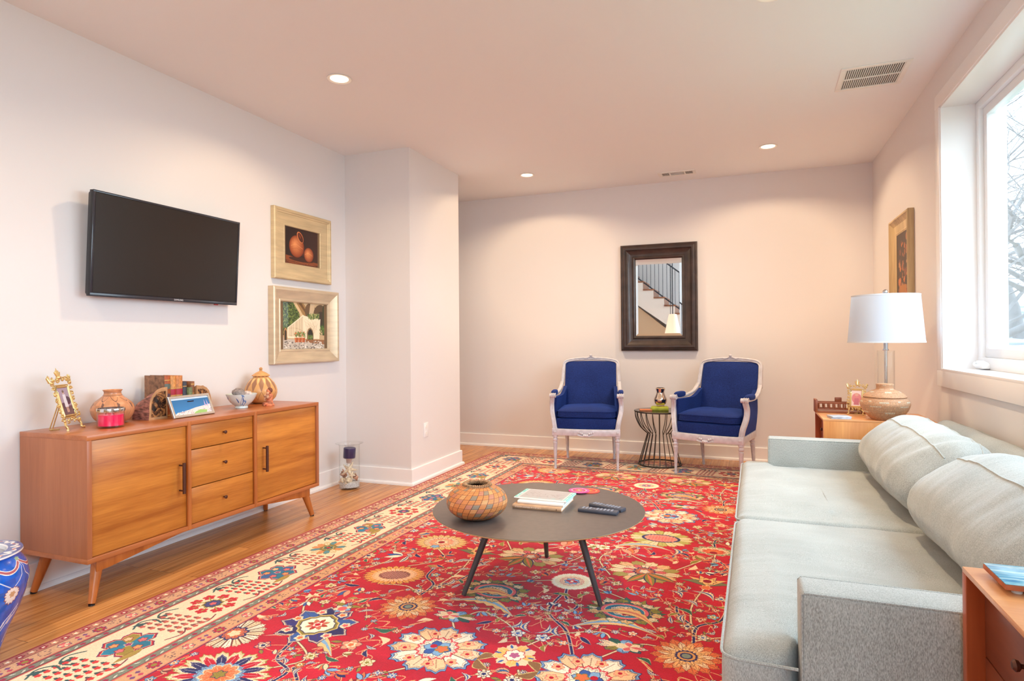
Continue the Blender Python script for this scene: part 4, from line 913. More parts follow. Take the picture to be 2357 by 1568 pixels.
# ------------------------------------------------------------ things on the sideboard
def gilt_frame(loc, rz, s, photo, label, tilt=R(-16)):
    t = thing('photo_frame', label, 'photo frame', loc, rz=rz)
    rg = random.Random(int(s * 1000)); T = Matrix.Rotation(tilt, 4, 'X')
    def P(x, z, y=0): return T @ Vector((x * s, y * s, z * s))
    b = MB()
    sec = rrect(.014 * s, .014 * s, .004 * s)
    for loop, ra in (([(-.045, .075), (.045, .075), (.045, .225), (-.045, .225)], .006), ([(-.054, .066), (.054, .066), (.054, .234), (-.054, .234)], .004)):
        pts = []
        for i in range(4):
            a_, c_ = loop[i], loop[(i + 1) % 4]
            for k in range(5): pts.append(P(a_[0] + (c_[0] - a_[0]) * k / 5, a_[1] + (c_[1] - a_[1]) * k / 5))
        b.tube(pts, ra * s, 8, closed=True)
    def curl(cx, cz, r, a0, d, n=14):
        pts = [P(cx + r * (1 - .75 * k / n) * cos(a0 + d * k * .42), cz + r * (1 - .75 * k / n) * sin(a0 + d * k * .42), -.003) for k in range(n + 1)]
        b.tube(pts, [.0042 * s * (1 - .5 * k / n) for k in range(n + 1)], 6); b.sphere(P(cx, cz, -.004), r * .42 * s, 8)
    for sd in (-1, 1):
        for k in range(6):
            z = .075 + k * .028; curl(sd * .066, z, .012, rg.uniform(0, 6), sd * (1 if k % 2 else -1))
        curl(sd * .072, .245, .018, 1, sd); curl(sd * .050, .262, .014, 2, -sd); curl(sd * .022, .262, .016, 0, sd); curl(sd * .060, .050, .016, 3, sd); curl(sd * .030, .050, .014, 4, -sd)
        b.tube([P(sd * .078, .25), P(sd * .088, .275), P(sd * .078, .288)], [.007 * s, .006 * s, .002 * s], 8)
        for q_ in range(3): b.tube([P(sd * .078, .25), P(sd * (.078 + .008 * (q_ - 1)), .285)], [.004 * s, .0012 * s], 6)
        b.tube([tuple(p) for p in spline([P(sd * .050, .052), P(sd * .062, .028, -.004), P(sd * .056, .008, -.006), P(sd * .070, .003, -.012)], 5)], .0055 * s, 8)
    curl(0, .055, .014, 0, 1)
    for k in range(5): a_ = R(90) + (k - 2) * .42; b.tube([P(0, .270), P(.03 * cos(a_), .280 + .034 * sin(a_))], [.007 * s, .002 * s], 6)
    b.sphere(P(0, .275), .012 * s, 10); b.tube([P(0, .28), P(0, .325)], [.009 * s, .001 * s], 8)
    b.build('ornate_frame', M['gold'], t)
    b = MB(); b.grid(lambda u, v: P(-.045 + .09 * u, .075 + .15 * v, -.001), 1, 1); b.build('photograph', photo, t, flat=True, recalc=False)
    b = MB(); b.prism([(-.045 * s, .075 * s), (.045 * s, .075 * s), (.045 * s, .225 * s), (-.045 * s, .225 * s)], .0005 * s, .004 * s, 'y'); o = b.build('back_panel', M['gold'], t); o.rotation_euler = (tilt, 0, 0)
    top = P(0, .19, .004); fy = top.y + .055 * s
    b = MB(); b.tube([P(-.006, .19, .004), (-.012 * s, fy, .003), (.012 * s, fy, .003), P(.006, .19, .004)], .0028 * s, 8); b.tube([(-.012 * s, fy, .003), (-.03 * s, fy - .02 * s, .003), (0, fy - .04 * s, .003)], .003 * s, 8); b.build('easel_leg', M['gold'], t)
    return t
def snap(kind):
    c = Cv(90, 150, 0, .6, 0, 1, (120, 84, 104)); rg = random.Random(2)
    if kind == 'stand':
        c.poly([(0, .3), (.6, .36), (.6, 1), (0, 1)], (160, 140, 160)); c.poly([(0, 0), (.6, 0), (.6, .32), (0, .28)], (92, 60, 72))
        c.radial(.42, .52, .14, (70, 34, 62)); c.radial(.14, .36, .10, (80, 40, 60)); c.poly([(.2, .3), (.38, .3), (.36, .74), (.22, .74)], (214, 208, 216)); c.poly([(.24, .12), (.28, .12), (.28, .3), (.24, .3)], (214, 170, 150)); c.poly([(.31, .12), (.35, .12), (.34, .3), (.31, .3)], (214, 170, 150)); c.radial(.29, .80, .05, (206, 168, 150)); c.radial(.29, .84, .05, (110, 84, 70))
    else:
        c.a[:] = np.array((236, 206, 196)) / 255; c.radial(.3, .5, .26, (216, 130, 130), sy=1.2); c.radial(.3, .72, .1, (220, 160, 140)); c.poly([(.15, .1), (.45, .1), (.42, .5), (.2, .5)], (196, 110, 120))
    return imat('snapshot_' + kind, c.a, 0.3, coat=0.5)
gilt_frame((-2.965, 1.985, TOPZ), R(116), 0.93, snap('stand'), 'ornate gold picture frame with a tall photo at the left end of the sideboard')

def olla_mat():
    c = Cv(720, 300, 0, 12, 0, 1, (206, 142, 100)); rs = np.random.RandomState(8)
    c.a *= (0.92 + 0.14 * np.kron(rs.rand(10, 24), np.ones((30, 30))))[..., None]
    for y in (.62, .72): c.line([(0, y), (12, y)], .012, (120, 72, 56))
    for k in range(60): x = k * .2; c.line([(x, .62), (x + .03, .72)], .01, (150, 92, 70))
    for k in range(8):
        x = k * 1.5 + .4; P = [tuple(p)[:2] for p in spline([(x - .5, .60, 0), (x - .1, .52, 0), (x + .3, .48, 0), (x + .7, .58, 0)], 8)]; c.line(P, .014, (84, 56, 54)); c.poly([(x + .3, .46), (x + .6, .42), (x + .5, .32), (x + .35, .36)], (120, 82, 70)); c.line([(x, .46), (x + .2, .3), (x, .2)], .012, (110, 68, 56))
    return imat('olla_decoration', c.a, 0.35, coat=0.3, rep=True)
t = thing('clay_olla', 'round terracotta pot with a flared neck and fine dark line drawing, behind the pink candle', 'pot', (-3.022, 2.215, TOPZ))
pr = spline([(.034, 0, .0), (.064, 0, .010), (.083, 0, .028), (.094, 0, .052), (.0965, 0, .072), (.091, 0, .092), (.077, 0, .110), (.058, 0, .126), (.043, 0, .140), (.038, 0, .152), (.039, 0, .161), (.044, 0, .168), (.042, 0, .1685), (.036, 0, .160)], 3); pr = [(p.x, p.z) for p in pr]
b = MB(); b.lathe(pr, 56, cap1=False); b.build('body', olla_mat(), t)

t = thing('jar_candle', 'hot pink candle in a round glass jar with a silver rim on the sideboard', 'candle', (-2.872, 2.096, TOPZ))
b = MB(); b.lathe([(0.0, .0008), (.054, .0008), (.0575, .004), (.058, .010), (.058, .084)], 40, cap1=False); b.lathe([(.0545, .084), (.0545, .010), (0, .009)], 40, cap0=False, cap1=False); b.build('jar', glass('candle_jar_glass', (1, .95, .97), .1), t)
b = MB(); b.lathe([(0, .0105), (.0535, .0105), (.0535, .062), (0, .0615)], 40, cap0=False, cap1=False); b.build('wax', plain('pink_wax', (246, 0, 92), 0.3, coat=0.4), t)
b = MB(); b.lathe([(.0545, .078), (.0592, .078), (.0598, .084), (.0592, .092), (.0585, .0935), (.0545, .0935), (.0545, .078)], 40, cap0=False, cap1=False); b.build('rim', M['chrome'], t)
for a_ in (0, 2.1, 4.2): b = MB(); b.cyl((.02 * cos(a_), .02 * sin(a_), .061), (.02 * cos(a_), .02 * sin(a_), .069), .001); b.build('wick', M['black'], t)

def stone_mat():
    m, n, b_ = base('petrified_face'); tc = N(n, 'ShaderNodeTexCoord'); v = N(n, 'ShaderNodeTexVoronoi'); v.inputs['Scale'].default_value = 55; ns = N(n, 'ShaderNodeTexNoise'); ns.inputs['Scale'].default_value = 28; ns.inputs['Detail'].default_value = 6; ns.inputs['Distortion'].default_value = 2
    n.links.new(tc.outputs['Object'], v.inputs[0]); n.links.new(tc.outputs['Object'], ns.inputs[0]); cr = N(n, 'ShaderNodeValToRGB'); e = cr.color_ramp.elements; e[0].position = .40; e[0].color = s4((40, 32, 30)); e[1].position = .62; e[1].color = s4((176, 122, 74)); x = e.new(.5); x.color = s4((110, 70, 46))
    n.links.new(ns.outputs[0], cr.inputs[0]); n.links.new(cr.outputs[0], b_.inputs['Base Color']); b_.inputs['Roughness'].default_value = .2; return m
stone_face, bark, tanrim = stone_mat(), plain('petrified_bark', (150, 100, 88), .8, var=.5, vscale=26, stretch=(1, 1, 3.4), bump=1.0, bscale=34), plain('petrified_rim', (190, 142, 100), .35, var=.15, vscale=20)
def bookend(loc, flip, hgt, wid, dep, label):
    t = thing('bookend', label, 'bookend', loc, group=None)
    A = []
    for k in range(13):
        a_ = k / 12 * R(90); A.append((-wid * max(0, cos(a_)) ** .62, hgt * sin(a_) ** .70))
    poly = [(-wid, 0)] + A[0:] + [(0, 0)]
    poly = [(p * flip, z) for p, z in poly]
    def jag(p, z, x, k): return Vector((x, p * 1.0 + (noise.noise(Vector((p * 60, z * 60, x * 40 + k))) * .006 if abs(p) > .012 and z > .006 else 0), z * (1 + 3.4 * x) + (noise.noise(Vector((p * 50 + 5, z * 70, x * 50))) * .005 if z > .02 else 0)))
    arc = [q_ for q_ in poly if q_ != (0, 0)]
    b = MB(); n = 14
    b.grid(lambda u, v: jag(*arc[min(int(u * (len(arc) - 1) + .5), len(arc) - 1)], -dep * v - (.03 * abs(arc[min(int(u * (len(arc) - 1) + .5), len(arc) - 1)][0]) / wid * 0), 3), len(arc) - 1, 16); b.build('bark', bark, t, recalc=False, flat=True)
    front = [jag(p, z, 0, 3) for p, z in arc] + [Vector((0, 0, 0))]; back = [Vector((-dep, v.y, v.z)) for v in [jag(p, z, -dep, 3) for p, z in arc] + [Vector((0, 0, 0))]]
    b = MB(); b.cap([b.bm.verts.new(v) for v in front]); b.cap([b.bm.verts.new(v) for v in back]); k1, k2 = front[-2], front[-1]
    b.cap([b.bm.verts.new(v) for v in (front[-2], front[-1], back[-1], back[-2])]); b.cap([b.bm.verts.new(v) for v in (front[0], front[-1], back[-1], back[0])]); b.build('stone_block', tanrim, t, flat=True)
    ctr = Vector((0, -.42 * wid * flip, .40 * hgt)); inn = [ctr + (v - ctr) * .80 + Vector((0.0012, 0, 0)) for v in front]
    b = MB(); b.cap([b.bm.verts.new(Vector((.0012, v.y, v.z))) for v in inn]); b.build('polished_core', stone_face, t, flat=True)
    return t
bookend((-2.925, 2.452, TOPZ), 1, .166, .112, .12, 'petrified-wood bookend with rough bark side showing, left of the old books')
bookend((-2.955, 2.668, TOPZ), -1, .160, .108, .11, 'petrified-wood bookend right of the old books, half hidden behind the seaside photo')

def book(y, w, h, dep, cols, label, x=-2.965, bands=(), boards=None, gap=.0008):
    t = thing('old_book', label, 'book', (x, y + w / 2, TOPZ), group=None)
    cm = plain('book_cover', cols, .6, var=.25, vscale=40, bump=.2, bscale=120) if boards is None else None
    sp = plain('book_spine', cols, .55, var=.22, vscale=50, bump=.2, bscale=140)
    b = MB(); hw = w / 2 - gap; c_ = .0022
    bd = plain('book_board', boards if boards else cols, .65, var=.3, vscale=45)
    b.box((-dep, -hw, 0), (-.004, -hw + c_, h), .0006); b.box((-dep, hw - c_, 0), (-.004, hw, h), .0006); b.build('cover_boards', bd, t)
    b = MB(); b.grid(lambda u, v: (-.004 + .006 * sin(pi * u), -hw + 2 * hw * u, v * h), 8, 1); b.grid(lambda u, v: (-.0065 + .006 * sin(pi * u), -hw + .001 + 2 * (hw - .001) * u, v * h), 8, 1); b.build('spine', sp, t, recalc=False)
    b = MB(); b.box((-dep + .004, -hw + c_, .003), (-.005, hw - c_, h - .003)); b.build('pages', plain('old_pages', (196, 168, 130), .9, var=.1, vscale=200), t, flat=True)
    for (za, zb, cc) in bands:
        b = MB(); b.grid(lambda u, v: (-.0030 + .0062 * sin(pi * u), -hw + 2 * hw * u, h * (za + v * (zb - za))), 8, 1); b.build('spine_label', plain('spine_label', cc, .5), t, recalc=False)
    return t
gd = (206, 160, 80)
book(2.470, .037, .226, .155, (176, 88, 44), 'tallest old book with marbled brown boards and orange spine, next to the left bookend', boards=(138, 98, 72), bands=((.02, .05, gd), (.30, .56, (84, 60, 80)), (.68, .80, (96, 104, 96)), (.88, .90, gd)))
book(2.5075, .036, .222, .15, (214, 148, 84), 'tan leather book with a red label, slimmer of the two alike', bands=((.50, .515, gd), (.53, .67, (176, 34, 56)), (.685, .70, gd)))
book(2.544, .042, .222, .15, (206, 132, 76), 'tan leather book with a red label, wider of the two alike', bands=((.50, .515, gd), (.53, .67, (176, 34, 56)), (.685, .70, gd)))
book(2.5865, .028, .186, .13, (66, 64, 74), 'dark blue-grey old book with gilt tooling beside the tan books', bands=((.2, .23, gd), (.45, .55, (110, 100, 96)), (.85, .87, gd)))
book(2.615, .024, .152, .10, (128, 132, 88), 'small green cloth book in the row of old books', x=-2.95)
book(2.6395, .027, .184, .12, (150, 92, 56), 'brown old book with gilt spine beside the right bookend', bands=((.35, .55, (110, 60, 76)), (.62, .64, gd), (.9, .93, gd)))

# landscape photo in a silver frame
def paint_coast():
    c = Cv(300, 116, 0, 2.6, 0, 1, (60, 140, 206)); w = c.win(0, 0, 2.6, 1); A, X, Y = w
    A[:] = (np.array((46, 130, 196)) * (1 - Y[..., None] * .2) + np.array((70, 190, 220)) * (Y[..., None] * 0) ) / 255
    c.poly([(0, .90), (2.6, .90), (2.6, 1), (0, 1)], (206, 224, 240)); c.poly([(0, 0), (2.6, 0), (2.6, .5), (2.2, .44), (1.5, .36), (.7, .2), (.2, .16), (0, .05)], (232, 214, 214)); rg = random.Random(1)
    for k in range(120): x = rg.uniform(.1, 2.6); c.radial(x, rg.uniform(0, .12 + x * .14), rg.uniform(.01, .04), rg.choice([(244, 236, 236), (200, 180, 186), (170, 150, 160), (236, 220, 206)]))
    c.poly([(1.3, .02), (2.2, .02), (2.3, .16), (1.8, .22), (1.4, .1)], (150, 190, 110))
    for x in (2.2, 2.38): c.poly([(x, .4), (x + .1, .4), (x + .05, .8)], (190, 170, 210))
    return imat('coast_photo', c.a, .25, coat=.6)
t = thing('photo_frame', 'wide silver picture frame with a blue seaside photo leaning in front of the old books', 'photo frame', (-2.835, 2.553, TOPZ), rz=R(90), rot=None)
Tl = Matrix.Rotation(R(-24), 4, 'X')
b = MB(); rings(b, .268, .124, [(0, -.006), (0, .004), (.002, .006), (.013, .006), (.0145, .001)]); o = b.build('frame', plain('silver_frame', (204, 200, 196), .25, metal=.8), t); o.rotation_euler = (R(-24), 0, 0); o.location = (0, .030, .0585)
b = MB(); b.grid(lambda u, v: (-.121 + .242 * u, -.0015, -.049 + .098 * v), 1, 1); o = b.build('photograph', paint_coast(), t, flat=True, recalc=False); o.rotation_euler = (R(-24), 0, 0); o.location = (0, .030, .0585)
b = MB(); b.box((-.13, -.0005, -.058), (.13, .006, .058)); o = b.build('back_panel', M['black'], t); o.rotation_euler = (R(-24), 0, 0); o.location = (0, .030, .0585)
b = MB(); b.prism([(.035, .085), (.075, .003), (.085, .003), (.043, .085)], -.02, .02, 'x'); b.build('easel_leg', M['black'], t)

# bowl with stones
def bowl_mat():
    c = Cv(600, 200, 0, 6, 0, 2, (216, 226, 222)); rg = random.Random(6)
    for cx in (.8, 2.3, 3.8, 5.3):
        for k in range(9): c.leaf(cx + rg.uniform(-.3, .3), .9 + rg.uniform(-.35, .5), .28, .08, rg.uniform(0, 6), rg.choice([(70, 110, 170), (110, 150, 200)]), ow=0)
        c.line([(cx - .25, .5), (cx + .2, 1.4)], .03, (80, 120, 180))
    c.line([(0, 1.9), (6, 1.9)], .05, (150, 176, 196)); return imat('bowl_glaze', c.a, .15, coat=.5, rep=True)
t = thing('footed_bowl', 'white footed china bowl with blue flowers near the right end of the sideboard', 'bowl', (-2.918, 2.966, TOPZ))
b = MB(); b.lathe([(0, .002), (.036, 0), (.038, .002), (.036, .014), (.044, .020), (.064, .038), (.080, .062), (.090, .086), (.0905, .088), (.088, .087), (.076, .062), (.060, .042), (.038, .026), (0, .022)], 48, cap0=False, cap1=False); b.build('body', bowl_mat(), t)
def rock(name, label, loc, r, sc, c, seed, rot=0):
    b = MB(); b.bm.free(); bm = bmesh.new(); bmesh.ops.create_icosphere(bm, subdivisions=3, radius=r); b.bm = bm; b.uv = bm.loops.layers.uv.new('UVMap')
    for v in bm.verts:
        d = v.co.normalized(); k = 1 + .28 * noise.noise(d * 1.6 + Vector((seed, 0, 0))) + .06 * noise.noise(d * 6 + Vector((seed, 0, 0))); v.co = Vector((v.co.x * sc[0], v.co.y * sc[1], v.co.z * sc[2])) * k
    o = b.build(name, plain(name + '_mat', c, .7, var=.25, vscale=60, bump=.5, bscale=120), None, loc=loc, rot=(.2, .35, rot), sharp=60); return tag(o, label, 'stone')
rock('stone', 'rough grey stone resting on top in the blue and white bowl', (-2.925, 2.952, TOPZ + .096), .036, (1.0, 1.25, .72), (142, 130, 128), 2, .6)
rock('stone', 'small pale pink and white stone beside the grey one in the bowl', (-2.905, 3.005, TOPZ + .082), .026, (1.1, .9, .8), (214, 192, 184), 7, 1.2)
rock('stone', 'pale stone under the grey one, mostly hidden inside the bowl', (-2.93, 2.96, TOPZ + .052), .026, (1.1, 1.1, .7), (190, 176, 168), 12, 0)

def gourd_mat():
    c = Cv(840, 300, 0, 12, 0, 1, (214, 160, 100)); 
    for k in range(12):
        dk = (158, 110, 80)
        for o_ in (-12, 0):
            x = k + o_; c.poly([(x + .62, .99), (x + 1.38, .99), (x + 1, .84)], dk); c.poly([(x + .5, .80), (x + .86, .62), (x + .5, .42), (x + .14, .62)], dk)
            c.line([(x + .5, .42), (x + 1.0, .22)], .016, (140, 92, 62)); c.line([(x + .5, .42), (x, .22)], .016, (140, 92, 62)); c.poly([(x + 1, .86), (x + 1.2, .74), (x + 1, .60), (x + .8, .74)], (240, 196, 134))
    w = c.win(0, 0, 12, .2); return imat('gourd_decoration', c.a, .45, coat=.25, rep=True)
t = thing('lidded_gourd', 'tall lidded gourd jar with brown diamond pattern at the right end of the sideboard', 'jar', (-3.030, 3.250, TOPZ))
b = MB(); b.lathe([(0, .001), (.045, 0), (.072, .014), (.094, .040), (.103, .068), (.103, .088), (.096, .112), (.082, .138), (.064, .160), (.050, .172), (.047, .176), (.049, .182)], 56); b.build('body', gourd_mat(), t)
b = MB(); b.lathe([(.050, .180), (.056, .181), (.057, .185), (.050, .190), (.034, .202), (.018, .210), (.010, .213), (.008, .220), (.011, .226), (.010, .233), (.005, .238), (0, .239)], 40, cap1=False); b.build('lid', plain('gourd_lid', (212, 156, 98), .45, var=.12, vscale=30), t)

terra = plain('terracotta', (206, 124, 88), .7, var=.3, vscale=60, bump=.3, bscale=200)
t = thing('clay_figurine', 'small reddish clay figurine of a seated figure holding children, right of the bowl', 'figurine', (-2.850, 3.130, TOPZ), rz=R(-35))
b = MB(); b.lathe([(0, 0), (.030, 0), (.031, .006), (.024, .012), (.020, .03), (.019, .05), (.022, .062), (.018, .074), (.009, .080), (0, .080)], 24, cap0=False, cap1=False)
b.sphere((0, -.002, .093), .0165, 16, (1, 1, 1.1)); b.tube([(-.02, 0, .066), (-.028, -.012, .048), (-.012, -.024, .042)], [.008, .007, .005], 8); b.tube([(.02, 0, .066), (.028, -.012, .048), (.012, -.024, .042)], [.008, .007, .005], 8)
for s_ in (-1, 1): b.tube([(s_ * .012, -.01, .018), (s_ * .018, -.032, .014), (s_ * .016, -.036, .004)], [.010, .008, .006], 8)
b.build('body', terra, t)
for (x_, y_, z_, r_) in ((.022, -.016, .070, .009), (-.022, -.014, .060, .008), (.004, -.026, .052, .009)):
    b = MB(); b.sphere((x_, y_, z_ + r_ * 1.3), r_, 12); b.tube([(x_, y_, z_ + .002), (x_ * .9, y_ * .9, z_ - .016)], [r_ * .8, r_ * 1.1], 8); b.build('child_figure', plain('pale_clay', (224, 168, 134), .7, var=.3, vscale=80), t)
b = MB(); b.sphere((0, .003, .098), .0172, 14, (1, 1, 1.05)); b.build('hair', plain('dark_clay', (120, 66, 50), .7), t)

# ------------------------------------------------------------ planter and hurricane vase on the floor
def planter_mat():
    c = Cv(1000, 460, 0, 10, 0, 4.6, (10, 88, 190)); rg = random.Random(3)
    c.a *= (0.9 + 0.2 * np.kron(np.random.RandomState(2).rand(23, 50), np.ones((20, 20))))[..., None]
    for k in range(10):
        P = [tuple(p)[:2] for p in spline([(k - .02, 4.05, 0), (k + .25, 3.72, 0), (k + .5, 3.62, 0), (k + .75, 3.72, 0), (k + 1.02, 4.05, 0)], 6)]
        c.line(P, .16, (236, 226, 220)); c.line(P, .09, (170, 86, 96)); c.radial(k, 4.12, .14, (150, 190, 160), 5, .3)
        c.line([(k, 4.0), (k + .1, 3.4), (k + .5, 3.0)], .03, (206, 206, 220)); c.line([(k + 1, 4.0), (k + .9, 3.4), (k + .5, 3.0)], .03, (206, 206, 220))
        c.radial(k + .5, 2.8, .30, (230, 214, 206), 14, .15, .7, out=((120, 60, 80), .03)); c.radial(k + .5, 2.8, .12, (196, 150, 110), 6, .3)
        for q_ in range(4): c.line([(k + q_ * .25, 1.6 + q_ * .15), (k + .3 + q_ * .25, 2.0 + q_ * .1)], .05, (226, 226, 226))
        c.leaf(k + .1, .9, .9, .28, 1.1, (150, 140, 146), ser=1, ow=.02, out=(230, 230, 235)); c.line([(k, 1.1), (k + .5, 2.1), (k + 1, 2.4)], .04, (220, 226, 240))
        for q_ in range(6): c.radial(k + rg.random(), .3 + rg.random() * .5, .07, (214, 220, 230), 5, .3)
    return imat('planter_glaze', c.a, .15, coat=.6, rep=True)
def rim_mat():
    c = Cv(900, 80, 0, 12, 0, 1, (92, 110, 170))
    for k in range(12):
        P = [tuple(p)[:2] for p in spline([(k, .8, 0), (k + .3, .3, 0), (k + .6, .6, 0), (k + .9, .25, 0), (k + 1, .8, 0)], 6)]; c.line(P, .16, (240, 236, 236)); c.radial(k + .5, .5, .14, (186, 110, 110), 5, .3)
    return imat('planter_rim_glaze', c.a, .15, coat=.6, rep=True)
t = thing('porcelain_planter', 'large cobalt blue porcelain fishbowl planter with painted garlands at the left edge', 'planter', (-2.655, 1.378, 0))
b = MB(); b.lathe([(0, .004), (.095, 0), (.100, .004), (.108, .04), (.130, .11), (.165, .19), (.188, .26), (.192, .30), (.184, .345), (.165, .375), (.152, .388)], 64, cap0=False, cap1=False); b.build('body', planter_mat(), t)
b = MB(); b.lathe([(.172, .400), (.128, .402)], 64, cap0=False, cap1=False); b.build('rim', rim_mat(), t, recalc=False)
b = MB(); b.lathe([(.152, .388), (.166, .389), (.174, .394), (.173, .400)], 64, cap0=False, cap1=False); b.lathe([(.129, .402), (.124, .398), (.122, .385), (.15, .33), (.165, .27), (.14, .15), (.0, .12)], 64, cap0=False, cap1=False); b.build('inner_glaze', plain('white_glaze', (226, 222, 224), .2, coat=.5), t)

HV = Vector((-2.955, 4.118, 0))
t = thing('glass_vase', 'tall clear glass hurricane vase with a wide flared rim on the floor by the column', 'vase', HV)
b = MB(); b.lathe([(0, .002), (.074, 0), (.079, .004), (.080, .015), (.080, .335), (.084, .348), (.106, .356), (.109, .358), (.106, .359), (.083, .352), (.0775, .337), (.0775, .02), (0, .016)], 48, cap0=False, cap1=False); b.build('body', M['clear'], t)
b = MB(); b.lathe([(0, .0165), (.0765, .0165), (.0765, .052), (.05, .06), (.02, .055), (0, .058)], 40, cap0=False, cap1=False); o = b.build('sand', plain('shell_sand', (236, 220, 206), .95, var=.4, vscale=220, bump=.8, bscale=300), None, loc=HV); tag(o, 'bed of pale crushed shells in the bottom of the floor vase', 'sand', kind='stuff')
shellm = plain('shell_cream', (240, 214, 186), .6, var=.2, vscale=60, bump=.2, bscale=160); shellp = plain('shell_pink', (206, 160, 136), .6, var=.3, vscale=50)
def starfish(loc, rot, s, label):
    b = MB()
    for k in range(5): a_ = k * 2 * pi / 5; b.tube([(0, 0, 0), (.5 * s * cos(a_), .5 * s * sin(a_), 0), (s * cos(a_), s * sin(a_), 0)], [.26 * s, .17 * s, .05 * s], 8)
    b.sphere((0, 0, 0), .28 * s, 10, (1, 1, .7)); o = b.build('starfish', shellm, None, loc=HV + Vector(loc), rot=rot); tag(o, label, 'starfish')
starfish((.005, -.012, .150), (R(62), 0, .25), .066, 'large cream starfish standing at the top of the shells in the floor vase')
starfish((.040, -.030, .115), (R(70), .3, 1.0), .034, 'small starfish at the right side inside the floor vase')
def conch(loc, rot, s, m, label):
    b = MB(); n = 60; pts, rs = [], []
    for k in range(n + 1):
        q_ = k / n; a_ = q_ * 6 * pi; r_ = .30 * s * (1 - q_) ** 1.1; pts.append((r_ * cos(a_), r_ * sin(a_), s * (q_ * 1.1 - .2))); rs.append(.26 * s * (1 - q_) ** .9 + .003 * s)
    b.tube(pts, rs, 8); b.tube([(.1 * s, 0, -.1 * s), (.12 * s, .02 * s, -.9 * s)], [.36 * s, .05 * s], 10); o = b.build('seashell', m, None, loc=HV + Vector(loc), rot=rot, sharp=60); tag(o, label, 'seashell')
conch((-.045, -.02, .112), (R(15), 0, .3), .056, shellp, 'tall pinkish spiral seashell at the left inside the floor vase')
conch((.018, -.045, .070), (R(120), R(30), .3), .056, shellm, 'cream pointed seashell lying low at the front of the floor vase')
conch((.052, .008, .088), (R(10), R(-12), 1), .044, shellp, 'brownish upright seashell at the right inside the floor vase')
conch((-.022, -.052, .070), (R(60), R(-30), 2), .050, shellm, 'cream slanting seashell at the left front of the floor vase')
conch((.000, .038, .090), (R(40), R(60), 2), .050, shellm, 'cream seashell behind the others in the floor vase')
t = thing('pillar_candle', 'dark blue pillar candle on a small glass foot standing inside the floor vase', 'candle', HV + Vector((-.001, -.005, .20)), rot=(0, R(4), 0))
b = MB(); b.lathe([(0, .044), (.045, .044), (.047, .048), (.047, .118), (.044, .122), (.02, .120), (0, .120)], 40, cap0=False, cap1=False); b.build('wax', plain('blue_wax', (44, 40, 92), .35, var=.15, vscale=20), t)
b = MB(); b.lathe([(.0, 0), (.020, .002), (.022, .02), (.026, .036), (.046, .040), (.046, .043), (0, .043)], 32, cap0=False, cap1=False); b.build('glass_foot', plain('smoked_holder', (186, 164, 156), .15, coat=.5), t)

# ------------------------------------------------------------ coffee table
ct = thing('coffee_table', 'round low dark grey coffee table with three slanted legs on the red rug', 'coffee table', (-.920, 2.745, .010))
tt = .370
b = MB(); b.lathe([(0, tt - .012), (.470, tt - .012), (.488, tt - .003), (.490, tt - .001), (.489, tt), (0, tt)], 96, cap0=False, cap1=False); b.build('table_top', plain('charcoal_top', (98, 86, 81), .36, var=.05, vscale=40, spec=.5), ct)
b = MB(); b.lathe([(.476, tt - .0115), (.4895, tt - .0045), (.4905, tt - .0025), (.4895, tt - .0018)], 96, cap0=False, cap1=False); b.build('edge_band', plain('brass_edge', (206, 178, 130), .4, metal=.3), ct)
for fx, fy in ((-.283, -.222), (.320, -.120), (-.080, .375)):
    L_ = math.hypot(fx, fy); tx, ty = fx * .215 / L_, fy * .215 / L_
    b = MB(); b.tube([(tx, ty, tt - .012), ((tx + fx) / 2, (ty + fy) / 2, (tt - .012) / 2), (fx, fy, .005)], [.0165, .0145, .0105], 16); b.build('leg', plain('charcoal_leg', (66, 60, 62), .4), ct)
CTZ = .010 + tt
def basket_mat():
    c = Cv(1120, 420, 0, 28, 0, 10, (222, 150, 92)); rg = random.Random(21)
    for i in range(28):
        for j in range(10):
            r_ = rg.random(); cc = (224, 146, 84) if (i * 3 + j) % 7 else (150, 140, 120)
            if (i + 2 * j) % 7 == 3: cc = (206, 138, 112)
            if (2 * i + j) % 11 == 5: cc = (148, 142, 124)
            if (i + j * 4) % 9 == 2: cc = (236, 172, 112)
            sk = (j - 5) * .35
            c.poly([(i + sk, j), (i + 1 + sk, j), (i + 1 + sk + .35, j + 1), (i + sk + .35, j + 1)], cc)
            if i + sk + 1.35 > 28: c.poly([(i + sk - 28, j), (i - 27 + sk, j), (i - 27 + sk + .35, j + 1), (i - 28 + sk + .35, j + 1)], cc)
            if i + sk < 0: c.poly([(i + sk + 28, j), (i + 29 + sk, j), (i + 29 + sk + .35, j + 1), (i + 28 + sk + .35, j + 1)], cc)
    for j in range(10):
        for q_ in range(4): c.line([(0, j + q_ / 4 + .12), (28, j + q_ / 4 + .12)], .05, (150, 84, 52)) 
    for i in range(-3, 31): c.line([(i - 5 * .35, 0), (i + 5 * .35, 10)], .075, (84, 48, 36))
    for j in range(1, 10): c.line([(0, j), (28, j)], .05, (104, 60, 44))
    return imat('basket_weave', c.a, .55, rep=True, bump=.1)
t = thing('round_basket', 'round bulging basket of orange and brown patchwork slats on the coffee table', 'basket', (-1.118, 2.490, CTZ))
pr = []
for k in range(41):
    a_ = R(-72 + 140 * k / 40); pr.append((.134 * cos(a_) ** .85, .074 + .076 * sin(a_)))
pr = [(r_, z_ - pr[0][1] + .001 + .0018 * ((k % 2))) for k, (r_, z_) in enumerate(pr)]
zt = pr[-1][1]
b = MB(); b.lathe(pr, 84, cap1=False); b.build('basket_body', basket_mat(), t, sharp=80)
b = MB()
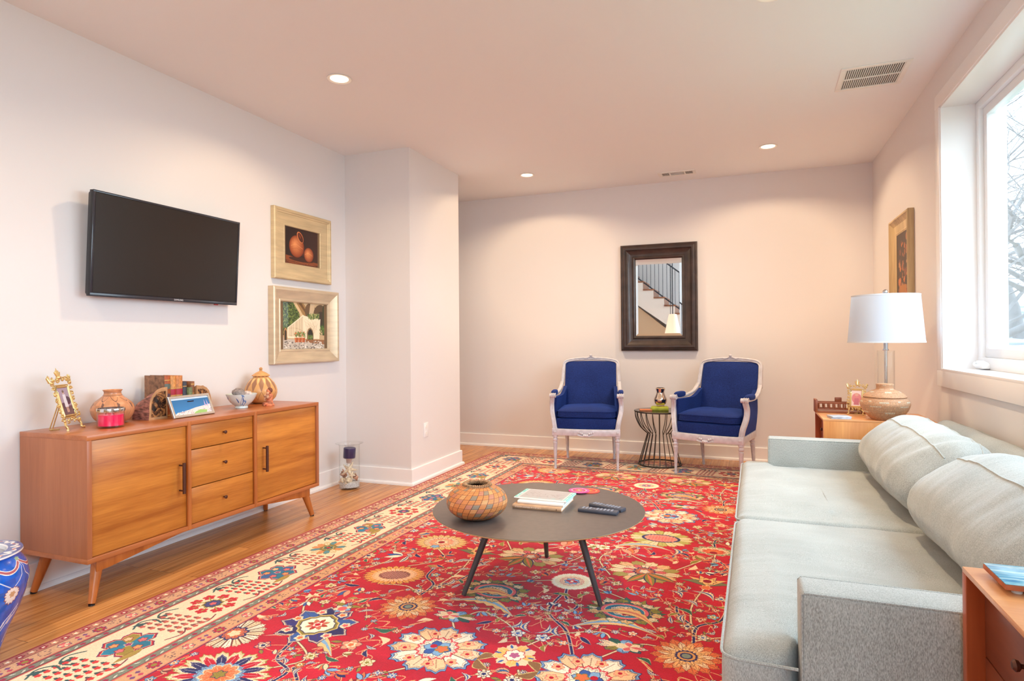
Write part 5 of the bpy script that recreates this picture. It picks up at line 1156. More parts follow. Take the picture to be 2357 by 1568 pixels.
b.tube([(.056 * cos(a_), .056 * sin(a_), zt + .002) for a_ in np.linspace(0, 2 * pi, 40, endpoint=False)], .0075, 8, closed=True)
for k in range(44):
    a_ = k * 2 * pi / 44; b.tube([((.056 + .009 * cos(q_)) * cos(a_ + .02 * q_), (.056 + .009 * cos(q_)) * sin(a_ + .02 * q_), zt + .002 + .009 * sin(q_)) for q_ in np.linspace(0, 2 * pi, 10, endpoint=False)], .0022, 5, closed=True)
b.build('coiled_rim', plain('cane_rim', (176, 134, 96), .6, var=.3, vscale=150), t)
b = MB(); b.lathe([(0, .012), (.09, .02), (.125, .07), (.10, .12), (.052, zt - .004)], 48, cap0=False, cap1=False); b.build('lining', plain('basket_inside', (96, 56, 38), .8), t)

def flatbook(name, label, loc, rz, w, d, h, cover, spine, page=(250, 244, 234), top=None, hard=True):
    t = thing(name, label, 'book', loc, rz=rz); c_ = .0022 if hard else .0008
    b = MB(); b.box((-w / 2, -d / 2, 0), (w / 2, d / 2, c_), .0006); b.build('back_cover', cover, t)
    b = MB(); b.box((-w / 2, -d / 2, h - c_), (w / 2, d / 2, h), .0006); b.build('front_cover', cover, t)
    if top is not None: b = MB(); b.grid(lambda u, v: (-w / 2 + .001 + u * (w - .002), -d / 2 + .001 + v * (d - .002), h + .0003), 1, 1); b.build('cover_print', top, t, flat=True, recalc=False)
    b = MB(); b.grid(lambda u, v: (-w / 2 + u * w, -d / 2 - .004 * sin(pi * v), v * h), 1, 8); b.grid(lambda u, v: (-w / 2 + u * w, -d / 2 + .0015 - .004 * sin(pi * v), v * h), 1, 8); b.build('spine', spine, t, recalc=False)
    b = MB(); b.box((-w / 2 + .003, -d / 2 + .001, c_), (w / 2 - .003, d / 2 - .003, h - c_)); b.build('pages', plain('white_pages', page, .9, var=.04, vscale=300, stretch=(1, 1, 30)), t, flat=True)
    return t
tanc = plain('tan_cover', (206, 164, 128), .6, var=.08, vscale=30)
bk = flatbook('book', 'tan clothbound book at the bottom of the stack on the coffee table', (-.912, 2.805, CTZ), R(1), .236, .225, .018, tanc, tanc)
b = MB(); rg_ = random.Random(3); x_ = -.105
while x_ < .02: w_ = rg_.uniform(.002, .005); b.box((x_, -.1168, .006 + rg_.uniform(0, .002)), (x_ + w_, -.1160, .012)); x_ += w_ + rg_.choice([.001, .001, .004])
b.build('spine_title', plain('spine_title_pale', (236, 206, 186), .6), bk, flat=True)
b = MB(); b.lathe([(.0035, 0), (.0030, .0006), (0, .0008)], 12, M=Matrix.Translation((.095, -.1158, .009)) @ Matrix.Rotation(R(90), 4, 'X')); b.build('spine_emblem', plain('spine_emblem_brown', (120, 78, 56), .6), bk)
flatbook('book', 'plain white paperback in the middle of the stack on the coffee table', (-.900, 2.805, CTZ + .0183), R(0), .222, .180, .014, plain('white_cover', (246, 242, 236), .6), plain('white_spine', (250, 246, 240), .6), hard=False)
def paint_cover():
    c = Cv(300, 210, 0, 3, 0, 2.1, (110, 206, 196)); c.poly([(.18, 0), (2.82, 0), (2.82, 2.1), (.18, 2.1)], (206, 204, 202)); rg = random.Random(8)
    c.poly([(.28, .06), (2.72, .06), (2.72, 2.02), (.28, 2.02)], (176, 170, 170))
    for k in range(60): x = rg.uniform(.5, 2.5); y = rg.uniform(.4, 1.2); c.line([(x, y), (x + rg.uniform(-.3, .3), y + rg.uniform(0, .3))], .012, rg.choice([(120, 92, 92), (150, 130, 128), (96, 80, 84)]))
    for k in range(40): x = rg.uniform(.3, 2.7); c.line([(x, rg.uniform(.05, .3)), (x + .05, rg.uniform(.1, .4))], .02, (130, 200, 200))
    for k in range(30): c.radial(rg.choice([.09, 2.91]), rg.uniform(0, 2.1), .05, (236, 246, 240), 5, .3)
    return imat('cover_art', c.a, .4, coat=.3)
flatbook('book', 'thin book with grey picture cover and turquoise edges, top of the coffee table stack', (-.908, 2.822, CTZ + .0326), R(-1), .258, .168, .008, plain('aqua_cover', (180, 226, 220), .5), plain('pale_spine', (236, 228, 224), .5), top=paint_cover())

rem = plain('remote_grey', (72, 74, 86), .4); btn = plain('remote_button', (150, 154, 168), .5)
def remote(label, loc, rz, rx, l, w):
    t = thing('remote_control', label, 'remote control', loc, rot=(rx, 0, rz))
    b = MB(); b.prism([(-w / 2, 0), (w / 2, 0), (w / 2 + .001, .010), (w / 2 - .003, .016), (-w / 2 + .003, .016), (-w / 2 - .001, .010)], -l / 2, l / 2, 'x', .0025); b.build('shell', rem, t)
    for i in range(9):
        for j in range(3):
            if i in (3,) and j != 1: continue
            b = MB(); b.box((-l / 2 + .016 + i * (l - .03) / 9, -w / 2 + .007 + j * (w - .014) / 3 + .001, .0155), (-l / 2 + .016 + i * (l - .03) / 9 + .009, -w / 2 + .007 + (j + 1) * (w - .014) / 3 - .002, .0175), .0006); b.build('button', btn, t)
    return t
remote('dark grey remote control lying straight, nearer of the two on the coffee table', (-.634, 2.745, CTZ), R(-4), 0, .180, .046)
remote('dark remote control lying at an angle behind the other one on the coffee table', (-.610, 2.822, CTZ), R(-18), 0, .172, .044)
def coaster(label, loc, cols, r_, n):
    c = Cv(160, 160, -1, 1, -1, 1, cols[0]); c.radial(0, 0, .98, cols[0]); c.radial(0, 0, .86, cols[1], 14, .1); c.radial(0, 0, .7, cols[2], 14, .1); c.radial(0, 0, .55, cols[0], 10, .15); c.radial(0, 0, .36, cols[3], 8, .2); c.radial(0, 0, .16, cols[1], 5, .2)
    t = thing('coaster', label, 'coaster', loc); b = MB(); b.lathe([(0, 0), (r_, 0), (r_ + .001, .002), (r_, .004), (0, .004)], 28, cap0=False, cap1=False); b.build('felt_disc', plain('coaster_edge_%d' % n, cols[0], .9), t)
    b = MB(); b.grid(lambda u, v: (r_ * .99 * (2 * u - 1) * math.sqrt(max(0, 1 - (2 * v - 1) ** 2 / 2)), r_ * .99 * (2 * v - 1) * math.sqrt(max(0, 1 - (2 * u - 1) ** 2 / 2)), .0045), 12, 12); b.build('crochet_pattern', imat('coaster_art_%d' % n, c.a, .9), t, recalc=False)
coaster('pink crocheted round coaster overlapping an orange one on the coffee table', (-.812, 3.085, CTZ + .005), [(226, 90, 150), (244, 170, 190), (190, 60, 60), (236, 150, 60)], .053, 1)
coaster('orange-red crocheted round coaster partly under the pink one', (-.765, 3.115, CTZ), [(226, 84, 70), (240, 150, 110), (200, 60, 60), (236, 120, 60)], .053, 2)

# ------------------------------------------------------------ blue armchairs
velvet = fabric('navy_velvet', (10, 25, 74), (26, 52, 122), scale=260, rough=.75, sheen=.45, bump=.15)
velvet.node_tree.nodes['Principled BSDF'].inputs['Sheen Tint'].default_value = s4((60, 96, 190))
silverwood = plain('silver_wash_wood', (208, 206, 212), .42, var=.07, vscale=25, metal=.15, coat=.1)
def puff(b, fn, n0, n1, flat=False): b.grid(fn, n0, n1)
def loft_box(b, xs, half, ring_n=10):
    pass
def pillow(b, cx, cy, cz, sx, sy, sz, e=.35, n=18, puffz=.5, seed=0, wob=0.0, M_=None):
    """superelliptic cushion: sx, sy, sz are half sizes"""
    t = bmesh.new(); bmesh.ops.create_cube(t, size=2.0); bmesh.ops.subdivide_edges(t, edges=t.edges[:], cuts=n, use_grid_fill=True)
    for v in t.verts:
        x, y, z = v.co; m_ = max(abs(x), abs(y), abs(z)); p = Vector((x, y, z))
        q_ = (abs(x) ** (2 / e) + abs(y) ** (2 / e) + abs(z) ** (2 / e)) ** (e / 2); p = p / q_
        zz = p.z * (1 - puffz + puffz * (1 - abs(p.x) ** 4) * (1 - abs(p.y) ** 4))
        w_ = Vector((p.x * sx, p.y * sy, zz * sz))
        if wob: w_ += p.normalized() * noise.noise(Vector((w_.x * 9 + seed, w_.y * 9, w_.z * 9))) * wob
        v.co = Vector((cx, cy, cz)) + w_
    b.merge(t, M_)
def make_chair(label, loc, rz):
    t = thing('armchair', label, 'armchair', loc, rz=rz, group=None)
    fw, bw, fy, by, zs = .300, .255, -.275, .235, .300        # half widths, rail depths, rail bottom
    # seat rail
    def outline(k):
        P = []
        for i in range(13): q_ = -1 + 2 * i / 12; P.append((q_ * (fw - k), fy + k - .030 * (1 - q_ * q_)))
        P += [(bw - k, by - k), (-bw + k, by - k)]
        return P
    b = MB(); b.prism(outline(0), zs, zs + .058, 'z', .006); b.build('seat_rail', silverwood, t)
    b = MB()
    for k in range(-4, 5): b.sphere((k * .016, fy - .034 + .0012 * k * k * .5, zs + .028 - .010 * math.cos(k * .5) - (.012 if abs(k) < 2 else 0)), .0125 - .0008 * abs(k), 8)
    b.tube([(x_, fy - .034 + .09 * x_ * x_, zs + .012 - .014 * math.cos(x_ * 20)) for x_ in np.linspace(-.07, .07, 15)], .006, 6); b.build('carved_rosette', silverwood, t)
    # legs
    for sx_ in (-1, 1):
        for fr in (1, 0):
            X0, Y0 = (sx_ * (fw - .024), fy + .022) if fr else (sx_ * (bw - .03), by - .03); Xf, Yf = (X0, Y0 - .004) if fr else (X0 + sx_ * .0, Y0 + .055)
            pr = [(.0125, 0), (.0135, .006), (.013, .018), (.0105, .024), (.0125, .034), (.0125, .038), (.0105, .042), (.0135, .10), (.0175, .20), (.0205, .235), (.0155, .243), (.023, .252), (.0235, .262), (.017, .268), (.016, .276), (.024, .284), (.024, .300)]
            b = MB(); sg = 24
            def lf(u, v, pr=pr):
                i_ = min(int(v * (len(pr) - 1) + .5), len(pr) - 1); r_, z_ = pr[i_]; a_ = 2 * pi * u
                if .042 < z_ < .235: r_ *= (1 - .09 * (abs(math.sin(a_ * 5)) < .45))
                k_ = z_ / .300
                return (Xf + (X0 - Xf) * k_ + r_ * cos(a_), Yf + (Y0 - Yf) * k_ + r_ * sin(a_), z_)
            V = b.grid(lf, 40, len(pr) - 1, cu=True); b.cap([V[i_][0] for i_ in range(40)], flip=True)
            if fr: b.box((X0 - .026, Y0 - .026, zs - .002), (X0 + .026, Y0 + .026, zs + .062), .004); b.lathe([(.016, 0), (.012, .004), (.005, .005), (.004, .009), (0, .009)], 12, M=Matrix.Translation((X0, Y0 - .025, zs + .03)) @ Matrix.Rotation(R(90), 4, 'X'))
            b.build('leg', silverwood, t)
    # arms and back
    for sx_ in (-1, 1):
        A = spline([(sx_ * (fw - .022), fy + .024, zs + .058), (sx_ * (fw - .012), fy + .030, zs + .12), (sx_ * (fw + .006), fy + .058, zs + .20), (sx_ * (fw + .010), fy + .070, zs + .27), (sx_ * (fw + .004), fy + .052, zs + .325), (sx_ * (fw + .002), fy + .048, zs + .345)], 6)
        b = MB(); sec = rrect(.042, .036, .008); b.sweep(A, sec, ref=(1, 0, 0))
        for q_ in (-.011, .011): b.tube([p + Vector((q_, -.0185, -.002)) for p in A], .0035, 6)
        b.tube([(sx_ * fw - .026, fy + .034, zs + .352), (sx_ * fw + .030, fy + .034, zs + .352)], .0195, 14)
        for q_ in (-.016, 0, .016): b.tube([(sx_ * (fw + .002) + q_ + .013 * cos(0), fy + .034 - .021 * cos(a_), zs + .352 + .021 * sin(a_)) for a_ in np.linspace(-.8, 2.4, 10)], .004, 6)
        Bp = spline([(sx_ * (fw + .002), fy + .045, zs + .352), (sx_ * (fw + .003), fy + .18, zs + .348), (sx_ * (fw - .004), fy + .32, zs + .352), (sx_ * (fw - .016), fy + .46, zs + .380), (sx_ * (fw - .024), fy + .552, zs + .440)], 6)
        b.sweep(Bp, rrect(.024, .034, .007), ref=(0, 0, 1), scale=[1] * len(Bp)); b.build('arm_frame', silverwood, t)
        b = MB(); pillow(b, 0, 0, 0, .025, .100, .026, e=.6, n=8, puffz=.2, M_=Matrix.Translation((sx_ * (fw + .001), fy + .180, zs + .368))); b.build('arm_pad', velvet, t)
        # upholstered side under the arm
        def side(u, v, o, sx_=sx_):
            y_ = fy + .045 + u * (.47); ztop = zs + .335 + (.07 * max(0, (u - .6) / .4) ** 1.5); zz = zs + .055 + v * (ztop - zs - .055)
            xb_ = (fw - .018) + (bw - fw) * u * .9; bow = .012 * sin(pi * v); yy = y_ + .02 * sin(pi * v * .9) * (1 - u) * 1.6
            return (sx_ * (xb_ + bow + (.012 * v) + o), yy, zz)
        b = MB(); b.grid(lambda u, v: side(u, v, .004), 12, 10); b.grid(lambda u, v: side(u, v, -.030), 12, 10, flip=True)
        for a_, c_ in (((0, 0), (0, 1)), ((0, 1), (1, 1)), ((1, 1), (1, 0)), ((1, 0), (0, 0))):
            b.grid(lambda u, v, a_=a_, c_=c_: side(a_[0] + (c_[0] - a_[0]) * u, a_[1] + (c_[1] - a_[1]) * u, .004 - .034 * v), 12, 1)
        b.build('side_panel', velvet, t)
    def bk(x_, z_): return fy + .42 + .035 + .21 * (z_ - zs - .1) / .6 * .9
    zt_ = zs + .655
    S = [(-(fw - .024), zs + .42), (-(fw - .030), zs + .50), (-(fw - .034), zs + .58), (-(fw - .040), zt_ - .035), (-(fw - .075), zt_ - .008), (-.12, zt_ + .008), (0, zt_ + .014), (.12, zt_ + .008), (fw - .075, zt_ - .008), (fw - .040, zt_ - .035), (fw - .034, zs + .58), (fw - .030, zs + .50), (fw - .024, zs + .42)]
    Sp = [Vector((p.x, bk(p.x, p.z), p.z)) for p in spline([(x_, 0, z_) for x_, z_ in S], 6)]
    b = MB(); b.sweep(Sp, rrect(.036, .034, .008), ref=(0, 1, 0))
    for q_ in (-.009, .009):
        n_ = len(Sp); b.tube([p + Vector((0, -.020, 0)) + (Vector((0, 0, zs + .35)) - Vector((p.x, 0, p.z))).normalized() * q_ for p in Sp], .0032, 6)
    b.build('back_frame', silverwood, t)
    b = MB()
    for k in range(-3, 4): b.sphere((k * .015, bk(0, zt_) - .014, zt_ + .034 - abs(k) * .006), .011 - abs(k) * .001, 8)
    b.sphere((0, bk(0, zt_) - .018, zt_ + .044), .014, 10); b.tube([(x_, bk(0, zt_) - .016, zt_ + .024 + .006 * cos(x_ * 60)) for x_ in np.linspace(-.075, .075, 15)], .006, 6); b.build('carved_crest', silverwood, t)
    def back(u, v, o):
        x_ = (-1 + 2 * u) * (fw - .045 - .010 * v); z_ = zs + .10 + v * (.545 - .010 * (2 * u - 1) ** 2); e_ = (1 - (2 * u - 1) ** 6) * (1 - (2 * v - 1) ** 8)
        return (x_, bk(x_, z_) + o * (.35 + .65 * e_) - .015 * (1 - (2 * u - 1) ** 2) * 0, z_)
    b = MB(); b.grid(lambda u, v: back(u, v, -.030), 20, 20); b.grid(lambda u, v: back(u, v, .022), 20, 20, flip=True)
    for a_, c_ in (((0, 0), (0, 1)), ((0, 1), (1, 1)), ((1, 1), (1, 0)), ((1, 0), (0, 0))):
        b.grid(lambda u, v, a_=a_, c_=c_: back(a_[0] + (c_[0] - a_[0]) * u, a_[1] + (c_[1] - a_[1]) * u, -.030 + .052 * v), 20, 1)
    b.build('backrest', velvet, t)
    b = MB(); b.prism([(x_ * .93, y_ + .012) for x_, y_ in outline(.012)], zs + .056, zs + .150, 'z', .014); b.build('seat_deck', velvet, t)
    b = MB(); pillow(b, 0, -.035, zs + .190, .262, .235, .062, e=.26, n=18, puffz=.42, seed=loc[0] * 7, wob=.006); b.build('seat_cushion', velvet, t)
    b = MB()
    for dz, ins in ((.030, 0), (-.034, 0)):
        P = []
        for k in range(48):
            a_ = 2 * pi * k / 48; c_, s_ = cos(a_), sin(a_); P.append((.263 * math.copysign(abs(c_) ** .26, c_), -.035 + .236 * math.copysign(abs(s_) ** .26, s_), zs + .190 + dz * .72))
        b.tube(P, .0036, 6, closed=True)
    b.build('piping', velvet, t)
    return t
make_chair('blue velvet armchair with silvery carved frame, left of the wire side table', (-1.385, 5.620, .010), R(9))
make_chair('blue velvet armchair with silvery carved frame, angled, right of the wire side table', (-.240, 5.610, .010), R(-17))

# ------------------------------------------------------------ wire side table and what stands on it
WT = Vector((-.760, 5.800, .010)); wz = .500
t = thing('wire_side_table', 'round hourglass side table of dark bent wires between the blue armchairs', 'side table', WT)
wm = plain('dark_wire', (72, 66, 62), .4, metal=.5)
def ring(b, r_, z_, k_, seg=64): b.tube([(r_ * cos(a_), r_ * sin(a_), z_) for a_ in np.linspace(0, 2 * pi, seg, endpoint=False)], k_, 8, closed=True)
b = MB(); ring(b, .222, wz - .008, .007); b.build('top_ring', wm, t)
b = MB(); ring(b, .192, .007, .007); b.build('base_ring', wm, t)
b = MB(); b.lathe([(0, wz - .006), (.221, wz - .006), (.222, wz - .002), (.221, wz), (0, wz)], 64, cap0=False, cap1=False); b.build('glass_top', glass('smoked_glass', (.5, .5, .47), .35), t)
wire0 = None
for k in range(22):
    if wire0 is None:
        P = spline([(.221, 0, wz - .010), (.214, 0, wz - .07), (.176, 0, wz - .15), (.112, 0, .288)], 6)[:-1] + [Vector((.110, 0, .285)), Vector((.192, 0, .007))]
        b = MB(); b.tube(P, .0036, 6); wire0 = b.build('wire', wm, t)
    else:
        w_ = wire0.copy(); COL.objects.link(w_); w_.parent = t; w_.rotation_euler = (0, 0, 2 * pi * k / 22)
WZ_ = WT.z + wz
b = MB(); b.box((-.08, -.06, 0), (.08, .06, .030), .006); b.box((-.07, -.05, .028), (.07, .05, .036), .004); o = b.build('lime_box', plain('lime_green', (176, 186, 62), .5, var=.15, vscale=15), None, loc=WT + Vector((.005, -.015, wz)), rot=(0, 0, .1)); tag(o, 'small lime green box under the silver vase on the wire table', 'box')
b = MB(); b.prism([(-.055, -.035), (.055, -.04), (.06, .03), (-.05, .04)], 0, .012, 'z', .002); o = b.build('notepad', plain('orange_cover', (206, 122, 76), .6), None, loc=WT + Vector((-.115, -.075, wz)), rot=(0, 0, .3)); tag(o, 'flat orange booklet beside the green box on the wire table', 'booklet')
t = thing('silver_vase', 'shiny silver hourglass-shaped vase on the green box of the wire table', 'vase', WT + Vector((.012, -.01, wz + .0365)))
b = MB(); b.lathe([(r_ * 1.1, z_ * 1.12) for r_, z_ in [(0, .001), (.034, 0), (.036, .004), (.032, .010), (.044, .022), (.054, .044), (.053, .060), (.043, .082), (.034, .102), (.031, .118), (.037, .134), (.040, .144), (.035, .152), (.033, .152), (.036, .144), (.028, .12), (.03, .1)]], 40, cap0=True, cap1=False); b.build('body', plain('mercury_silver', (222, 206, 190), .16, metal=1, bump=.1, bscale=60), t)

# ------------------------------------------------------------ sofa
sofaf = fabric('sage_grey_chenille', (134, 136, 131), (192, 196, 192), scale=520, rough=.9, sheen=.35, bump=.4, fold=0)
sofaw = fabric('sage_grey_chenille_soft', (134, 136, 131), (192, 196, 192), scale=520, rough=.9, sheen=.35, bump=.4, fold=.35)
sofa = thing('sofa', 'long pale grey-green sofa with two seat and two back cushions under the window', 'sofa', (0.5, 2.68, .010))
ox, oy = .5, 2.68
def S3(x_, y_, z_): return (x_ - ox, y_ - oy, z_ - .010)
b = MB(); b.box(S3(.02, 1.515, .070), S3(.98, 3.845, .300), .018, 3); b.build('base', sofaf, sofa)
for x_ in (.07, .93):
    for y_ in (1.58, 3.78): b = MB(); b.cyl(S3(x_, y_, .075), S3(x_, y_, .010), .028, .020); b.build('foot', M['black'], sofa)
for (ya, yb) in ((1.500, 1.607), (3.753, 3.860)):
    b = MB(); b.box(S3(.106, ya, .072), S3(.985, yb, .600), .012, 3); am = b.build('arm', sofaf, sofa)
    b = MB()
    for yy in (ya + .003, yb - .003): b.tube([S3(.109, yy, .10), S3(.109, yy, .592), S3(.113, yy, .597), S3(.97, yy, .597)], .0028, 6)
    b.build('piping', sofaf, am)
b = MB(); sec = [(.90, .30), (.90, .62), (.912, .685), (.945, .722), (.985, .728), (1.022, .705), (1.034, .65), (1.034, .075), (.99, .075)]
def backsec(u, v):
    pts_ = backsec.p; i_ = int(u * (len(pts_) - 1) + .5); x_, z_ = pts_[i_].x, pts_[i_].z
    y_ = 1.500 + v * 2.36; e_ = min(v, 1 - v) * 2.36; k = .03 - math.sqrt(max(0, .03 ** 2 - max(0, .03 - e_) ** 2)) if e_ < .03 else 0
    zz = z_ - (k if z_ > .6 else 0) + .006 * noise.noise(Vector((x_ * 3, y_ * 5, z_ * 3)))
    return S3(x_ + (k if x_ < .95 else -k) * .8, y_, zz)
backsec.p = spline([(x_, 0, z_) for x_, z_ in sec], 4)
V = b.grid(backsec, len(backsec.p) - 1, 60); b.cap([r_[0] for r_ in V]); b.cap([r_[-1] for r_ in V]); b.build('back_frame', sofaf, sofa)
def seat_cushion(ylo, yhi, seed):
    b = MB(); a0, a1, zb, ztp, r_ = -.062, .640, .285, .452, .045
    xs = sorted(set([round(v_, 4) for v_ in list(a0 + r_ * (1 - np.cos(np.linspace(0, pi / 2, 8)))) + list(np.linspace(a0 + r_, a1 - r_, 40)) + list(a1 - r_ + r_ * np.sin(np.linspace(0, pi / 2, 6)))]))
    rings_ = []
    for x_ in xs:
        d_ = min(x_ - a0, a1 - x_); ins = r_ - math.sqrt(max(0, r_ * r_ - (r_ - d_) ** 2)) if d_ < r_ else 0
        lo, hi = ylo(x_) + ins, yhi(x_) - ins; z0_, z1_ = zb + ins * .6, ztp - ins * .9; rr = max(.006, .034 - ins * .3)
        ring_ = []; n_ = 30
        for k in range(n_ + 1):   # top
            y_ = lo + rr + (hi - lo - 2 * rr) * k / n_; c_ = .020 * (1 - (2 * k / n_ - 1) ** 4) * min(1, d_ / .12)
            ring_.append((y_, z1_ + c_ + .007 * noise.noise(Vector((x_ * 6 + seed, y_ * 5, 0))) + .004 * noise.noise(Vector((x_ * 22, y_ * 16 + seed, 0))) * (1 if k in (0, 1, 2, n_, n_ - 1, n_ - 2) else .5)))
        for k in range(1, 6): a_ = k * pi / 10; ring_.append((hi - rr + rr * sin(a_), z1_ - rr + rr * cos(a_)))
        for k in range(6): a_ = k * pi / 10; ring_.append((hi - rr + rr * cos(a_), z0_ + rr - rr * sin(a_)))
        for k in range(1, 6): ring_.append((hi - rr - (hi - lo - 2 * rr) * k / 5, z0_))
        for k in range(1, 6): a_ = k * pi / 10; ring_.append((lo + rr - rr * sin(a_), z0_ + rr - rr * cos(a_)))
        for k in range(5): a_ = k * pi / 10; ring_.append((lo + rr - rr * cos(a_), z1_ - rr + rr * sin(a_)))
        rings_.append([b.bm.verts.new(S3(x_ + .028 * (y_ - 1.5) / 2.36 * (1 if x_ < .3 else 0), y_, z_)) for y_, z_ in ring_])
    fs = []
    for A_, B_ in zip(rings_, rings_[1:]):
        m_ = len(A_)
        for j in range(m_): fs.append(b.bm.faces.new([A_[j], A_[(j + 1) % m_], B_[(j + 1) % m_], B_[j]]))
    b._fin(fs); b.cap(rings_[0]); b.cap(rings_[-1]); o = b.build('seat_cushion', sofaw, sofa, sharp=60)
    # welt seams round the front edge, top and bottom
    b = MB()
    for zz, k_ in ((ztp - .020, .006), (zb + .022, .006)):
        yl, yh = ylo(a0 + .02), yhi(a0 + .02)
        P = [S3(.10, yl + .0, zz)] + [S3(a0 + r_ - r_ * sin(a_) + k_ * 0, yl + r_ * .7 * (1 - cos(a_)) * 0 + .003 + (r_ * .8) * (1 - cos(a_)), zz) for a_ in np.linspace(0, pi / 2, 6)] + [S3(a0 - .001, yl + .05 + (yh - yl - .1) * q_, zz) for q_ in np.linspace(0, 1, 12)] + [S3(a0 + r_ - r_ * cos(a_), yh - .003 - (r_ * .8) * (1 - sin(a_)), zz) for a_ in np.linspace(0, pi / 2, 6)] + [S3(.10, yh, zz)]
        P = [(p[0] + .028 * (p[1] + oy - 1.5) / 2.36, p[1], p[2]) for p in P]
        b.tube(P, .0036, 6)
    b.build('welt_seam', sofaf, o)
def sm(x_, a, b_): k = min(1, max(0, (x_ - a) / (b_ - a))); return k * k * (3 - 2 * k)
seat_cushion(lambda x_: 1.490 + .120 * sm(x_, .070, .108), lambda x_: 2.628, 1)
seat_cushion(lambda x_: 2.634, lambda x_: 3.868 - .118 * sm(x_, .070, .108), 9)
def back_cushion(ya, yb, seed, lean):
    b = MB(); base_ = [(.600, .468), (.545, .520), (.520, .580), (.540, .650), (.600, .715), (.668, .762), (.735, .785), (.800, .775), (.850, .735), (.880, .66), (.885, .55), (.86, .475), (.74, .462)]
    P = spline([(x_, 0, z_) for x_, z_ in base_ + [base_[0]]], 5)[:-1]; n_ = 46; rings_ = []
    cx_, cz_ = .74, .52
    for j in range(n_ + 1):
        v = j / n_; y_ = ya + (yb - ya) * v; e_ = abs(2 * v - 1); s_ = (1 - e_ ** 7) ** .42 if e_ < 1 else 0; s_ = .30 + .70 * s_ if e_ < .9999 else .30; top = 1 - .10 * e_ ** 3
        ring_ = []
        for i, p in enumerate(P):
            x_ = cx_ + (p.x - cx_) * s_; z_ = .468 + (p.z - .468) * (.55 + .45 * s_) * top
            fr = max(0, min(1, (.66 - x_) / .1)); wr = noise.noise(Vector((x_ * 3 + seed, y_ * 14 - z_ * 9 * (1 if y_ > (ya + yb) / 2 else -1), z_ * 3))) * .018 * (.35 + .65 * e_)
            wr += noise.noise(Vector((x_ * 5, y_ * 4 + seed, z_ * 5))) * .014
            d_ = Vector((p.x - cx_, p.z - .62)).normalized(); ring_.append(b.bm.verts.new(S3(x_ + d_.x * wr + lean * (z_ - .468), y_, max(.466, z_ + d_.y * wr))))
        rings_.append(ring_)
    fs = []; m_ = len(P)
    for A_, B_ in zip(rings_, rings_[1:]):
        for i in range(m_): fs.append(b.bm.faces.new([A_[i], A_[(i + 1) % m_], B_[(i + 1) % m_], B_[i]]))
    b._fin(fs); b.cap(rings_[0]); b.cap(rings_[-1])
    seams = [[rings_[j][i].co.copy() for j in range(2, n_ - 1)] for i in (25, 36)]
    o = b.build('back_cushion', sofaw, sofa, sharp=80)
    b = MB()
    for pts_ in seams: b.tube(pts_, .0032, 6)
    if len(b.bm.verts): b.build('piping', sofaf, o)
back_cushion(1.612, 2.655, 3, .02)
back_cushion(2.650, 3.745, 14, -.02)

# ------------------------------------------------------------ end tables
et_side = wood('endtable_side', (196, 122, 56), (224, 156, 86), 'z', .42, contrast=(.3, .7))
et_front = wood('endtable_frontedge', (150, 66, 30), (178, 88, 44), 'z', .4)
et_drawer = wood('endtable_drawer', (110, 52, 32), (140, 74, 48), 'y', .36, coat=.3)
et_top = wood('endtable_top', (206, 138, 84), (224, 160, 104), 'x', .35, coat=.3)
def end_table(label, y0_, y1_, x0_=.400, x1_=.960, z1_=.700):
    z1_ -= .010; t = thing('end_table', label, 'end table', ((x0_ + x1_) / 2, (y0_ + y1_) / 2, .010)); L, D_ = (x1_ - x0_) / 2, (y1_ - y0_) / 2; zb = .20; th_ = .022
    b = MB(); b.box((-L, -D_, z1_ - th_ * .5), (L, D_, z1_), .0012); b.build('table_top', et_top, t)
    for s_ in (-1, 1):
        b = MB(); b.box((-L + .001, s_ * D_, zb), (L, s_ * (D_ - th_), z1_ - th_ * .5), .001); b.build('side_panel', et_side, t)
        b = MB(); b.box((-L, s_ * D_, zb), (-L + .0025, s_ * (D_ - th_), z1_ - th_ * .5), .0005); b.box((-L + .001, s_ * (D_ - th_), zb + th_), (-L + .034, s_ * (D_ - th_ - .0012), z1_ - th_ * .5)); b.build('front_edge', et_front, t)
    b = MB(); b.box((-L + .002, -D_ + th_, zb), (L - .002, D_ - th_, zb + th_)); b.box((-L + .052, -D_ + th_, zb + th_), (L - .002, D_ - th_, z1_ - th_ * .5)); b.build('carcass', et_drawer, t)
    zA, zB = zb + th_, z1_ - th_ * .5; hd = (zB - zA) / 3
    for za, zb_ in [(zA + k * hd + .0015, zA + (k + 1) * hd - .0015) for k in range(3)]:
        b = MB(); b.box((-L + .030, -D_ + th_ + .002, za), (-L + .050, D_ - th_ - .002, zb_), .0012); d_ = b.build('drawer', et_drawer, t)
        b = MB(); b.lathe([(.004, 0), (.004, .010), (.009, .014), (.010, .019), (.006, .023), (0, .024)], 16, M=Matrix.Translation((-L + .031, 0, (za + zb_) / 2)) @ Matrix.Rotation(R(-90), 4, 'Y')); b.build('knob', bronze, d_)
    for sx_ in (-1, 1):
        for sy_ in (-1, 1): b = MB(); b.tube([(sx_ * (L - .05), sy_ * (D_ - .05), zb), (sx_ * (L - .03), sy_ * (D_ - .03), .0035)], [.021, .012], 16); b.build('leg', teak_leg, t)
    return t
end_table('light wooden end table with drawers at the far end of the sofa, carrying the lamp', 3.905, 4.345)
end_table('reddish wooden end table with drawers at the near end of the sofa', 1.035, 1.480)
ETZ = .700
lp = Vector((.768, 4.205, ETZ))
t = thing('table_lamp', 'table lamp with a white drum shade and clear glass column by the window', 'lamp', lp)
